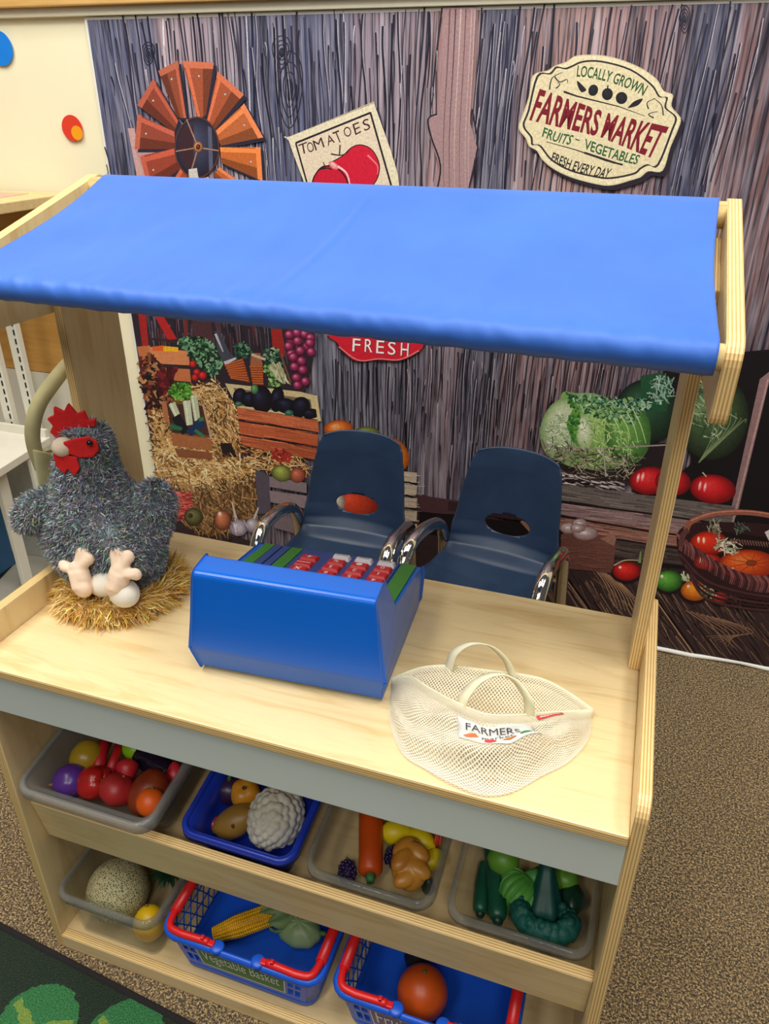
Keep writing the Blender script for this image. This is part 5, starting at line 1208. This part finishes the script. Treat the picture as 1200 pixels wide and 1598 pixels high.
    mb = MB(); i = mb.pts([lf(.015, .06, .0032), lf(.985, .06, .0032), lf(.985, .94, .0032), lf(.015, .94, .0032)]); mb.face(i); mb.build('label_field', plain('label_field'+txt, lc, .5, .02), pl_)
    mb = MB(); put_text(mb, txt, lambda u, v: lf(lerp(.06, .94, u), lerp(.20, .82, v), .004)); mb.build('lettering', plain('label_letters', (238, 240, 230), .5, .02), pl_)
    return bk
basket('red handled blue basket with a green label and corn on the bottom shelf', .272, .622, .005, .245, 'Vegetable Basket', (52, 124, 62))
basket('red handled blue basket with a purple label and one big orange fruit', .636, .986, .008, .248, 'Fruit Basket', (120, 96, 150))

# ------------------------------------------------------------------ play food
V = Vector
def food(name, label, cat, loc, group=None): return thing(name, label, cat, tuple(loc), 0, group)
def tilt_to(d): return align(d)
def one(name, label, cat, mb, M, loc, group=None, sub=0):
    t_ = food(name, label, cat, loc, group); return t_
def stem(mb, base, d, l, r, bend=(0, 0, 0)):
    b = V(base); d = V(d).normalized(); e = b+d*l; mid = b.lerp(e, .55)+V(bend)
    mb.tube([b, mid, e], lambda s: lerp(r, r*.7, s), 8); return mb
M_PURP = plain('purple_rubber', (84, 44, 132), .28, .1, 20); M_ONION = plain('onion_skin', (170, 138, 32), .34, .1, 30); M_REDP = plain('pepper_red', (172, 28, 26), .26, .12, 20); M_TOM = plain('tomato_red', (168, 38, 40), .42, .08, 20)
M_STALK = plain('stalk_red', (186, 26, 38), .45, .08, 30); M_STRAW = plain('strawberry_red', (198, 38, 50), .42, .08, 40); M_LIME = plain('lime_green', (136, 188, 20), .4, .08, 30); M_AUB = plain('aubergine_black', (30, 20, 40), .14, .1, 20)
M_MANGO = two('mango_red', (120, 30, 18), (150, 66, 30), 16, .4, .35, .65); M_ORANGE = plain('orange_peel', (222, 92, 20), .42, .06, 40, .25); M_STEMG = plain('green_stem', (70, 110, 50), .6, .1); M_STEMB = plain('brown_stem', (150, 110, 60), .6, .15); M_BLACKST = plain('dark_stem', (34, 30, 26), .6)
# bin of red fruit
c = V((0.0784, 0.1264, 0.4589)); t_ = food('toy_onion', 'yellow toy onion at the back corner of the frosted bin', 'toy vegetable', c)
Mx = align((.35, -.75, -.35))
MB().lathe([(.0015, -.036), (.010, -.034), (.024, -.026), (.033, -.010), (.0345, .004), (.030, .018), (.019, .028), (.009, .033), (.006, .040), (.0065, .046)], 36, c, mod=lambda th, s: 1+.018*math.sin(18*th), M=Mx).build('bulb', M_ONION, t_)
MB().tube([c+Mx @ V((0, 0, .042)), c+Mx @ V((0, 0, .052))], lambda s: .0065-.002*s, 8).build('neck', M_STEMB, t_)
c = V((0.0804, 0.0724, 0.4509)); t_ = food('toy_plum', 'purple toy plum with a brown stalk lying in front of the yellow onion', 'toy fruit', c)
Mx = align((-.85, -.5, -.1)); MB().ball(c, (.0335, .0335, .035), 28, 18, lambda th, ph: 1-.06*math.exp(-(math.atan2(math.sin(th), math.cos(th))/.2)**2)*math.cos(ph)-.12*max(0, math.sin(ph)-.9)*8, Mx).build('flesh', M_PURP, t_)
stem(MB(), c+Mx @ V((0, 0, .029)), Mx @ V((.2, .1, 1)), .013, .0035).build('stalk', M_STEMB, t_)
for A_, B_, r, lb in (((0.0914, 0.1714, 0.4679), (0.1194, 0.1044, 0.4589), .0125, 'thicker red stalk of toy rhubarb reaching forward beside the onion'), ((0.1244, 0.1744, 0.4649), (0.1434, 0.1134, 0.4589), .0105, 'thinner red stalk of toy rhubarb next to the red strawberry')):
    A_, B_ = V(A_), V(B_); t_ = food('toy_rhubarb', lb, 'toy vegetable', (A_+B_)/2, 'red stalks in the frosted bin')
    MB().tube([A_, A_.lerp(B_, .5)+V((0, 0, .003)), B_], lambda s: r*(1+.12*math.cos(6*s)), 14).build('stalk', M_STALK, t_); MB().ball(B_, (r*.98, r*.98, r*.9), 14, 8).build('stalk_tip', M_STALK, t_)
def strawberry(c, d, r, label, leaf=True):
    c = V(c); t_ = food('toy_strawberry', label, 'toy fruit', c); Mx = align(d)
    MB().lathe([(.002, -r*.95), (r*.55, -r*.9), (r*.95, -r*.55), (r, -r*.1), (r*.82, r*.45), (r*.5, r*.95), (r*.2, r*1.2), (.001, r*1.25)], 26, c, mod=lambda th, s: 1+.02*math.sin(11*th)*math.sin(22*s), M=Mx).build('berry', M_STRAW, t_)
    if leaf:
        mb = MB()
        for k in range(6):
            a = 2*PI*k/6; q = [Mx @ V((r*f*math.cos(a+o), r*f*math.sin(a+o), -r*z)) for f, o, z in ((.0, 0, 1.0), (.6, -.3, 1.02), (1.15, 0, .75), (.6, .3, 1.02))]
            i = mb.pts([c+p for p in q]); mb.face(i)
        mb.build('leaf_cap', M_STEMG, t_, solid=.0015)
strawberry((0.1794, 0.1184, 0.4689), (.25, -.75, -.5), .0215, 'red toy strawberry pointing forward behind the red pepper', False)
strawberry((0.2660, 0.1494, 0.4589), (-.3, .5, .8), .018, 'red toy strawberry with green leaves against the right side of the frosted bin')
c = V((0.1594, 0.1714, 0.4649)); t_ = food('toy_lime', 'bright green toy lime under the grey apron in the frosted bin', 'toy fruit', c); MB().ball(c, (.026, .021, .021), 22, 14, lambda th, ph: 1+.10*abs(math.cos(th))**9*math.cos(ph)).build('fruit', M_LIME, t_); MB().ball(c+V((.027, 0, 0)), .003, 8, 6).build('tip', M_STEMG, t_)
c = V((0.2154, 0.1614, 0.4549)); t_ = food('toy_aubergine', 'glossy black toy aubergine lying across the frosted bin', 'toy vegetable', c); Mx = align((.95, -.22, -.1))
MB().lathe([(.002, -.062), (.016, -.058), (.0245, -.040), (.026, -.015), (.022, .015), (.018, .04), (.015, .055), (.003, .058)], 24, c, M=Mx).build('flesh', M_AUB, t_); MB().lathe([(.017, .046), (.0155, .058), (.005, .062), (.004, .076), (.001, .077)], 12, c, M=Mx).build('calyx', M_STEMG, t_)
c = V((0.1294, 0.0814, 0.4549)); t_ = food('toy_pepper', 'red toy bell pepper with a stem lying in the frosted bin', 'toy vegetable', c); Mx = align((.80, -.05, .58))
MB().ball(c, (.033, .033, .037), 40, 20, lambda th, ph: (1+.085*abs(math.cos(2*th))**.7-.05)*(1-.22*math.exp(-((ph-PI/2)/.35)**2)), Mx).build('flesh', M_REDP, t_)
stem(MB(), c+Mx @ V((0, 0, .026)), Mx @ V((.1, -.2, 1)), .022, .0045, (0, -.002, .002)).build('stem', M_STEMG, t_)
c = V((0.1814, 0.0814, 0.4559)); t_ = food('toy_tomato', 'dull red toy tomato at the front of the frosted bin beside the pepper', 'toy fruit', c); Mx = align((.3, .5, .8))
MB().ball(c, (.0345, .0345, .031), 32, 18, lambda th, ph: 1+.025*math.cos(5*th)*math.cos(ph)-.10*math.exp(-((ph-PI/2)/.3)**2), Mx).build('flesh', M_TOM, t_); MB().ball(c+Mx @ V((0, 0, .027)), .004, 8, 6).build('stem_scar', M_STEMB, t_)
c = V((0.2414, 0.0984, 0.4529)); t_ = food('toy_mango', 'large dark red toy mango with a black stem in the frosted bin', 'toy fruit', c); Mx = align((.28, .62, .55))
MB().lathe([(.003, -.046), (.020, -.042), (.033, -.026), (.038, -.004), (.036, .016), (.027, .034), (.014, .042), (.002, .043)], 30, c, M=Mx, mod=lambda th, s: 1+.03*math.cos(th)).build('flesh', M_MANGO, t_); stem(MB(), c+Mx @ V((0, 0, .040)), Mx @ V((.3, 0, 1)), .012, .003).build('stem', M_BLACKST, t_)
c = V((0.2674, 0.0664, 0.4689)); t_ = food('toy_orange', 'bright orange toy orange in front of the dark red mango', 'toy fruit', c); MB().ball(c, .0265, 26, 16).build('fruit', M_ORANGE, t_); MB().ball(c+V((.0, .012, .024)), .003, 8, 6).build('navel', M_STEMG, t_)
# blue bin
c = V((0.3600, 0.1890, 0.4040)); t_ = food('toy_beetroot', 'dark purple toy beetroot in the shadow at the back of the blue bin', 'toy vegetable', c); MB().ball(c, (.030, .030, .029), 24, 14).build('root', plain('beet_purple', (52, 30, 66), .35, .1), t_); stem(MB(), c+V((0, 0, .026)), (.1, .2, 1), .016, .005).build('stem', M_STEMG, t_)
c = V((.394, .188, .410)); t_ = food('toy_persimmon', 'golden toy persimmon with a dark stem behind the brown potato', 'toy fruit', c); Mx = align((.1, -.25, .95))
M_PERS = plain('persimmon_gold', (206, 138, 34), .36, .07, 20)
MB().ball(c, (.031, .031, .027), 30, 16, lambda th, ph: 1+.05*math.cos(4*th)*math.cos(ph)-.16*math.exp(-((ph-PI/2)/.35)**2), Mx).build('flesh', M_PERS, t_)
stem(MB(), c+Mx @ V((0, 0, .020)), Mx @ V((.3, -.3, 1)), .013, .0045).build('stem', M_BLACKST, t_)
c = V((.404, .127, .402)); t_ = food('toy_potato', 'brown toy potato with a dimple leaning on the cauliflower', 'toy vegetable', c); Mx = align((.62, .45, .45)).copy()
MB().ball(c, (.029, .026, .044), 28, 20, lambda th, ph: 1+.08*math.sin(ph*1.4+.5)*math.cos(th-.6)-.05*math.sin(2*th+ph), Mx).build('tuber', plain('potato_brown', (150, 112, 44), .42, .12, 18), t_)
MB().ball(c+V((.008, -.021, .013)), (.0035, .0025, .006), 8, 6).build('eye', plain('potato_eye', (96, 66, 22), .6), t_)
c = V((.356, .128, .374)); t_ = food('toy_radish', 'small red toy radish next to the potato in the blue bin', 'toy vegetable', c); MB().ball(c, (.0165, .0165, .0155), 20, 12).build('root', plain('radish_red', (200, 34, 46), .3, .06), t_); MB().tube([c+V((-.015, 0, .0)), c+V((-.026, -.003, -.002))], lambda s: .002*(1.1-s), 6).build('root_tail', plain('radish_tail', (230, 190, 190), .6), t_)
c = V((.480, .150, .416)); t_ = food('toy_cauliflower', 'big white toy cauliflower filling half of the blue bin', 'toy vegetable', c)
mb = MB(); mb.ball(c, (.046, .054, .040), 24, 16); rr = random.Random(5); gA = PI*(3-5**.5)
for k in range(120):
    zc = 1-1.55*k/120; rd = math.sqrt(max(0, 1-zc*zc)); a = gA*k
    mb.ball(c+V((.046*rd*math.cos(a), .055*rd*math.sin(a), .044*zc)), rr.uniform(.0075, .0115), 10, 7)
o = mb.build('florets', plain('cauliflower_white', (206, 200, 182), .75, .05, 60, .2), t_)
rm = o.modifiers.new('blend', 'REMESH'); rm.mode = 'VOXEL'; rm.voxel_size = .0019; rm.use_smooth_shade = True; q = o.modifiers.new('soft', 'SMOOTH'); q.factor = .5; q.iterations = 3
MB().lathe([(.03, -.046), (.042, -.034), (.050, -.020), (.047, -.016)], 24, c, mod=lambda th, s: 1+.08*math.cos(5*th)).build('base_leaves', plain('cauliflower_base', (164, 160, 130), .7, .08), t_)
# bin with lemons and bread
M_CARR = plain('carrot_orange', (196, 74, 14), .4, .08, 30); M_LEMON = plain('lemon_yellow', (232, 206, 26), .42, .05, 40, .2)
A_, B_ = V((.640, .245, .412)), V((.685, .112, .387)); t_ = food('toy_carrot', 'thick orange toy carrot with a green end lying front to back in the clear bin', 'toy vegetable', (A_+B_)/2)
MB().tube([A_, A_.lerp(B_, .3), A_.lerp(B_, .7), B_.lerp(A_, .05), B_], lambda s: .0245-.0035*s-(.006 if s > .97 else 0), 22).build('root', M_CARR, t_); MB().tube([B_, B_+(B_-A_).normalized()*.014], lambda s: .010-.003*s, 10).build('green_top', plain('carrot_top', (54, 112, 60), .6, .1), t_)
def blackberry(c, d, label):
    c = V(c); t_ = food('toy_blackberry', label, 'toy fruit', c, 'blackberries in the clear bin'); Mx = align(d); mb = MB(); mb.ball(c, (.0135, .0135, .018), 14, 10, None, Mx)
    for k in range(46):
        zc = 1-1.9*(k+.5)/46; rd = math.sqrt(max(0, 1-zc*zc)); a = gA*k; mb.ball(c+Mx @ V((.0145*rd*math.cos(a), .0145*rd*math.sin(a), .0195*zc)), .0039, 8, 6)
    mb.build('drupelets', plain('blackberry_purple', (44, 30, 74), .3, .15, 60), t_); stem(MB(), c+Mx @ V((0, 0, .019)), Mx @ V((0, 0, 1)), .006, .0025).build('stem', M_STEMG, t_)
blackberry((.640, .112, .376), (-.3, .7, .5), 'toy blackberry alone at the front left of the clear bin'); blackberry((.713, .165, .384), (.2, .9, .5), 'toy blackberry between the carrot and the bread roll')
c = V((.750, .140, .405)); t_ = food('toy_bread_roll', 'golden braided toy bread roll at the front of the clear bin with lemons', 'toy bread', c); Mx = align((.15, -.20, 1)) @ rot(.35, 'Z')
mb = MB(); mb.ball(c, (.034, .044, .030), 30, 18, None, Mx)
for k, (x, y, rz_, lx, ly, z) in enumerate([(-.010, .026, .7, .026, .016, .016), (.013, .016, -.6, .026, .016, .020), (-.013, .002, .75, .027, .017, .021), (.012, -.012, -.6, .027, .017, .019), (-.008, -.027, .5, .026, .015, .013), (.004, .036, 0, .018, .012, .008)]):
    mb.ball(c+Mx @ V((x, y, z)), (lx, ly, .0135), 20, 12, None, Mx @ rot(rz_, 'Z'))
o = mb.build('crust', two('bread_crust', (176, 108, 30), (214, 152, 62), 22, .36, .3, .7), t_); rm = o.modifiers.new('blend', 'REMESH'); rm.mode = 'VOXEL'; rm.voxel_size = .0018; rm.use_smooth_shade = True; q = o.modifiers.new('soft', 'SMOOTH'); q.factor = .5; q.iterations = 3
MB().ball(c+V((0, .003, -.016)), (.030, .040, .012), 20, 10).build('base', plain('bread_base', (196, 140, 66), .5, .06), t_)
def lemon(c, d, label, r=.0225):
    c = V(c); t_ = food('toy_lemon', label, 'toy fruit', c, 'lemons in the clear bin'); Mx = align(d)
    MB().lathe([(.002, -r*1.55), (r*.25, -r*1.45), (r*.62, -r*1.08), (r*.95, -r*.5), (r, 0), (r*.95, r*.5), (r*.62, r*1.06), (r*.25, r*1.4), (.001, r*1.5)], 24, c, M=Mx).build('fruit', M_LEMON, t_); MB().ball(c+Mx @ V((0, 0, r*1.48)), .003, 8, 6).build('tip', plain('lemon_tip', (196, 180, 40), .6), t_)
lemon((.700, .208, .394), (-.85, -.35, -.1), 'yellow toy lemon with its tip beside the carrot'); lemon((.752, .206, .396), (.9, -.35, 0), 'yellow toy lemon in the middle behind the bread roll'); lemon((.785, .176, .392), (.5, .8, 0), 'yellow toy lemon pressed against the right side of the clear bin', .0185)
c = V((.786, .212, .415)); t_ = food('toy_orange_wedge', 'red orange toy wedge on the lemons at the right of the clear bin', 'toy fruit', c)
mb = MB(); mb.prism([(-.016, -.008), (.016, -.008)]+arc(0, -.008, .016, 10, 170, 8), 0, c.x-.007, c.x+.007); 
for k in range(len(mb.v)): p = mb.v[k]; mb.v[k] = V((p.x, c.y+p.y, c.z+p.z))
mb.build('wedge', plain('wedge_orange', (206, 70, 24), .45, .06), t_, bevel=.002); MB().tube([c+V((0, -.0165*math.cos(a), -.008+.0165*math.sin(a))) for a in [PI*k/8 for k in range(9)]], .003, 8).build('rind', plain('rind_red', (190, 50, 24), .45), t_)
c = V((.788, .135, .374)); t_ = food('toy_avocado', 'dark green toy avocado tucked behind the bread roll', 'toy fruit', c); MB().lathe([(.002, -.017), (.010, -.014), (.0125, -.004), (.009, .010), (.005, .017), (.001, .019)], 16, c).build('flesh', plain('avocado_green', (26, 52, 36), .4, .1), t_); MB().ball(c+V((0, 0, .019)), .002, 6, 5).build('stem', M_STEMB, t_)
# green bin
M_CUC = two('cucumber_green', (14, 66, 50), (22, 86, 62), 20, .38, .35, .65); M_LEAF = plain('lettuce_green', (84, 156, 62), .5, .1, 40); M_BROC = plain('broccoli_teal', (8, 84, 74), .6, .14, 50, .3); M_BSTEM = plain('broccoli_stalk', (10, 74, 66), .5, .1, 20); M_PEAR = plain('pear_green', (98, 152, 50), .42, .08, 60, .2); M_AVO = plain('deep_green', (16, 56, 40), .4, .1)
for P_, r, lb in (([(.880, .236, .410), (.892, .20, .406), (.910, .14, .394), (.920, .100, .388)], .0165, 'long dark green toy cucumber curving toward the front of the clear bin'), ([(.879, .205, .388), (.881, .16, .382), (.888, .112, .374)], .0135, 'shorter dark toy cucumber against the left side of the green bin')):
    Q = crom(P_, 6); t_ = food('toy_cucumber', lb, 'toy vegetable', Q[len(Q)//2], 'cucumbers in the green bin'); MB().tube(Q, lambda s, r=r: r*(.55+.45*min(1, 8*s, 8*(1-s))**.5), 18).build('flesh', M_CUC, t_); MB().ball(Q[-1], r*.6, 12, 8).build('blossom_end', M_AVO, t_)
c = V((.910, .196, .422)); t_ = food('toy_pear', 'light green toy pear behind the lettuce in the green bin', 'toy fruit', c); Mx = align((.2, .8, .5)); MB().lathe([(.002, -.028), (.016, -.026), (.028, -.012), (.0285, .004), (.020, .022), (.013, .036), (.008, .042), (.001, .043)], 24, c, M=Mx).build('flesh', M_PEAR, t_); stem(MB(), c+Mx @ V((0, 0, .042)), Mx @ V((.2, 0, 1)), .012, .002).build('stem', M_STEMB, t_)
c = V((.944, .148, .418)); t_ = food('toy_lettuce', 'bright green toy lettuce with ribbed leaves lying on the cucumbers', 'toy vegetable', c)
def leaf(c, d, up_, L, Wd, seed, ruf=.006):
    c = V(c); d = V(d).normalized(); up_ = V(up_); up_ = (up_-d*up_.dot(d)).normalized(); sd = d.cross(up_); mb = MB()
    def fn(u, v):
        s = 2*u-1; wv = Wd*(.30+.70*math.sin(PI*min(1, v*.62+.05)))*(1-.18*max(0, v-.8)/.2)
        z = .012*math.sin(PI*v)+ruf*abs(math.sin(7*s+seed))*v-.014*s*s*v-.02*max(0, v-.75)
        return c+d*(L*v*(1-.10*s*s))+sd*(wv*s)+up_*z
    mb.grid(fn, 42, 16); return mb
for k, (d, L, Wd) in enumerate([((-.45, -.78, -.10), .058, .030), ((-.05, -.9, -.22), .056, .026), ((-.9, -.35, .05), .048, .024), ((-.62, -.6, -.45), .060, .026)]):
    leaf(c+V((.016, .022, .006-.005*k)), d, (.1, -.25, 1), L, Wd, k*1.7).build('leaf', M_LEAF, t_, solid=.0018)
MB().tube([c+V((.034, .044, .002)), c+V((.016, .022, .0))], lambda s: .012+.004*s, 12).build('heart', plain('lettuce_heart', (70, 136, 60), .5, .1), t_)
c = V((0.9960, 0.1240, 0.4080)); t_ = food('toy_broccoli', 'teal toy broccoli head resting at the front of the green bin', 'toy vegetable', c)
MB().lathe([(.030, -.030), (.030, -.010), (.022, .016), (.014, .045), (.0135, .064), (.002, .066)], 30, c+V((-.004, .022, .004)), mod=lambda th, s: 1+.12*math.cos(6*th)*(1-s), M=align((-.10, .62, .68))).build('stalk', M_BSTEM, t_)
mb = MB(); rr = random.Random(9)
for k in range(260):
    a = PI*1.02+PI*.98*rr.random() if k < 200 else 2*PI*rr.random(); f = rr.uniform(.62, 1)
    x, y = .054*f*math.cos(a), .034*f*math.sin(a)+.002; z = -.002-.020*rr.random()+.010*math.cos(PI*(f-.8)*2.4)
    mb.ball(c+V((x*.95, y*1.1-.008, z+.012)), rr.uniform(.0055, .009), 8, 6)
for k in range(9): a = PI+PI*k/8; mb.ball(c+V((.042*math.cos(a), .030*math.sin(a)-.006, .002)), .019, 12, 8)
o = mb.build('florets', M_BROC, t_); rm = o.modifiers.new('blend', 'REMESH'); rm.mode = 'VOXEL'; rm.voxel_size = .0016; rm.use_smooth_shade = True
c = V((1.020, .206, .404)); t_ = food('toy_apple', 'green toy apple under the apron at the back of the green bin', 'toy fruit', c); MB().ball(c, (.0235, .0235, .022), 24, 14, lambda th, ph: 1-.16*math.exp(-((ph-PI/2)/.3)**2)).build('flesh', M_PEAR, t_); stem(MB(), c+V((0, 0, .017)), (.2, .1, 1), .010, .0016).build('stem', M_STEMB, t_)
c = V((1.0360, 0.1780, 0.3930)); t_ = food('toy_green_pepper', 'dark green toy pepper behind the broccoli on the right', 'toy vegetable', c); MB().ball(c, (.0235, .030, .021), 28, 14, lambda th, ph: 1+.07*math.cos(4*th)*math.cos(ph)).build('flesh', M_AVO, t_); stem(MB(), c+V((0, .026, .006)), (0, 1, .3), .012, .003).build('stem', M_STEMG, t_)
for c, d, lb in (((.945, .088, .356), (.25, -.95, .1), 'yellow green toy leaf showing left of the broccoli'), ((1.006, .062, .356), (.9, -.3, .1), 'pale green toy leaf under the front of the broccoli')):
    t_ = food('toy_leaf', lb, 'toy vegetable', c); leaf(c, d, (0, 0, 1), .034, .013, 1.1, .003).build('blade', plain('yellow_leaf', (128, 150, 48), .5, .1), t_, solid=.0015); MB().tube([c, V(c)+V(d)*.030+V((0, 0, .010))], .0018, 6).build('midrib', plain('midrib', (150, 170, 90), .5), t_)
# bottom bin
c = V((.1135, .089, .1145)); t_ = food('toy_cantaloupe', 'round netted toy cantaloupe in the clear bin on the bottom shelf', 'toy fruit', c)
t = NT('cantaloupe_rind'); t.set(Roughness=.6); v = t.coord(); nz = t.n('ShaderNodeTexVoronoi'); nz.feature = 'DISTANCE_TO_EDGE'; nz.inputs['Scale'].default_value = 210; nz.inputs['Randomness'].default_value = 1
wv = t.n('ShaderNodeVectorMath'); wv.operation = 'ADD'; nn_ = t.n('ShaderNodeTexNoise'); nn_.inputs['Scale'].default_value = 60; sc_ = t.n('ShaderNodeVectorMath'); sc_.operation = 'SCALE'; sc_.inputs['Scale'].default_value = .010
t.l(v, nn_.inputs['Vector']); t.l(nn_.outputs['Color'], sc_.inputs[0]); t.l(v, wv.inputs[0]); t.l(sc_.outputs[0], wv.inputs[1]); t.l(wv.outputs[0], nz.inputs['Vector'])
t.color(t.ramp(nz.outputs['Distance'], [(.12, lin((198, 186, 142))), (.22, lin((98, 104, 62)))])); t.bump(t.ramp(nz.outputs['Distance'], [(.08, (1, 1, 1)), (.25, (0, 0, 0))]), .5, .0015); M_CANT = t.m
MB().ball(c, (.0655, .0655, .066), 48, 28).build('rind', M_CANT, t_); MB().lathe([(.008, 0), (.007, .004), (.001, .005)], 12, c+V((-.02, .045, .046)), M=align((-.3, .65, .68))).build('stem_scar', M_STEMB, t_)
c = V((.2075, .058, .092)); t_ = food('toy_mango', 'yellow toy mango with an orange cheek at the front of the bottom clear bin', 'toy fruit', c)
MB().ball(c, (.033, .034, .040), 30, 20, lambda th, ph: 1+.05*math.cos(th)*math.cos(ph)).build('flesh', two('mango_yellow', (238, 192, 20), (230, 138, 40), 12, .4, .5, .8, 0, (1, 1, 1.6)), t_); MB().ball(c+V((-.006, .010, .041)), .003, 8, 6).build('stem_scar', M_STEMB, t_)
c = V((.188, .160, .100)); t_ = food('toy_pineapple', 'toy pineapple with dark spiky leaves at the back of the bottom clear bin', 'toy fruit', c)
Mx = align((.25, -.55, .45)); mb = MB(); mb.lathe([(.004, -.050), (.026, -.046), (.036, -.024), (.037, .0), (.030, .022), (.020, .032), (.004, .034)], 28, c+V((-.01, .03, .0)), mod=lambda th, s: 1+.045*abs(math.sin(7*th+12*s))-.03*abs(math.sin(7*th-12*s)), M=Mx); mb.build('flesh', plain('pineapple_gold', (206, 158, 40), .5, .2, 90), t_)
mb = MB(); rr = random.Random(4)
for k in range(60):
    a = gA*k; e = .15+.85*k/60; b = c+V((-.01, .03, 0))+Mx @ V((0, 0, .026)); d = (Mx @ V((math.cos(a)*e, math.sin(a)*e, 1.25-e))).normalized(); L = rr.uniform(.034, .05); sd = d.cross(V((.1, .3, 1))).normalized()*.0055
    bend = V((0, 0, -.010))*e; i = mb.pts([b-sd*.7, b+sd*.7, b+d*L*.5-sd, b+d*L*.5+sd, b+d*L+bend]); mb.face((i[0], i[1], i[3], i[2])); mb.face((i[2], i[3], i[4]))
mb.build('leaf_crown', plain('pineapple_leaf', (24, 62, 36), .5, .2, 60), t_, solid=.0012)
# basket contents
A_, B_ = V((.346, .082, .084)), V((.470, .170, .106)); dC = (B_-A_).normalized(); c = (A_+B_)/2; t_ = food('toy_corn', 'yellow toy corn cob with a green husk in the basket with the green label', 'toy vegetable', c); Mx = align(dC)
Lc = (B_-A_).length; core = MB(); core.tube([A_, A_.lerp(B_, .25), A_.lerp(B_, .8), B_], lambda s: .010+.0085*min(1, s*3.2), 16); core.build('cob', plain('corn_core', (206, 150, 20), .5, .08), t_)
mb = MB()
for r_ in range(34):
    s = (r_+.5)/34; rad = .0115+.0080*min(1, s*3.0)
    for k in range(14):
        a = 2*PI*k/14+(.0 if r_ % 2 else .0); mb.ball(A_+(B_-A_)*s+Mx @ V((rad*math.cos(a), rad*math.sin(a), 0)), (.0041, .0041, .0026), 7, 5, None, Mx)
mb.build('kernels', plain('corn_yellow', (230, 178, 26), .36, .1, 60), t_)
mb = MB()
for k, (a0, L0, o) in enumerate(((-2.4, .072, -.01), (-1.5, .060, .0), (-.5, .060, .01))):
    def hf(u, v, a0=a0, L0=L0):
        a = a0+1.1*(u-.5)*math.sin(PI*min(1, .15+v*.85)); rr_ = .0235+.016*math.sin(PI*v)+.003*math.sin(9*u)
        return B_+V((0, 0, -.004))+dC*(.018-L0*v*.95)+Mx @ V((rr_*math.cos(a), rr_*math.sin(a), 0))
    mb = MB(); mb.grid(hf, 16, 18); mb.build('husk', plain('husk_green', (112, 138, 84), .6, .12, 40), t_, solid=.0015)
c = V((.512, .150, .083)); t_ = food('toy_squash', 'pale green toy squash behind the corn cob in the basket', 'toy vegetable', c); MB().ball(c, (.048, .034, .031), 30, 16, lambda th, ph: 1+.03*math.cos(8*th)).build('flesh', two('squash_green', (120, 146, 96), (150, 170, 120), 18, .45, .3, .7), t_); stem(MB(), c+V((.046, .005, .006)), (1, .1, .2), .014, .006).build('stem', M_STEMG, t_)
c = V((.795, .100, .103)); t_ = food('toy_grapefruit', 'big orange toy grapefruit in the second blue basket', 'toy fruit', c); MB().ball(c, (.049, .050, .052), 36, 22).build('fruit', plain('grapefruit_peel', (206, 84, 22), .38, .06, 50, .3), t_); MB().ball(c+V((0, .01, .052)), .004, 8, 6).build('navel', M_STEMG, t_)
c = V((.765, .176, .083)); t_ = food('toy_avocado', 'black toy avocado behind the big orange grapefruit', 'toy fruit', c); MB().lathe([(.002, -.030), (.018, -.026), (.028, -.008), (.027, .006), (.017, .028), (.008, .040), (.001, .042)], 24, c, M=align((.3, .2, .9))).build('flesh', plain('avocado_black', (30, 28, 34), .3, .1), t_); MB().ball(c+V((.013, .009, .039)), .003, 6, 5).build('stem', M_STEMB, t_)
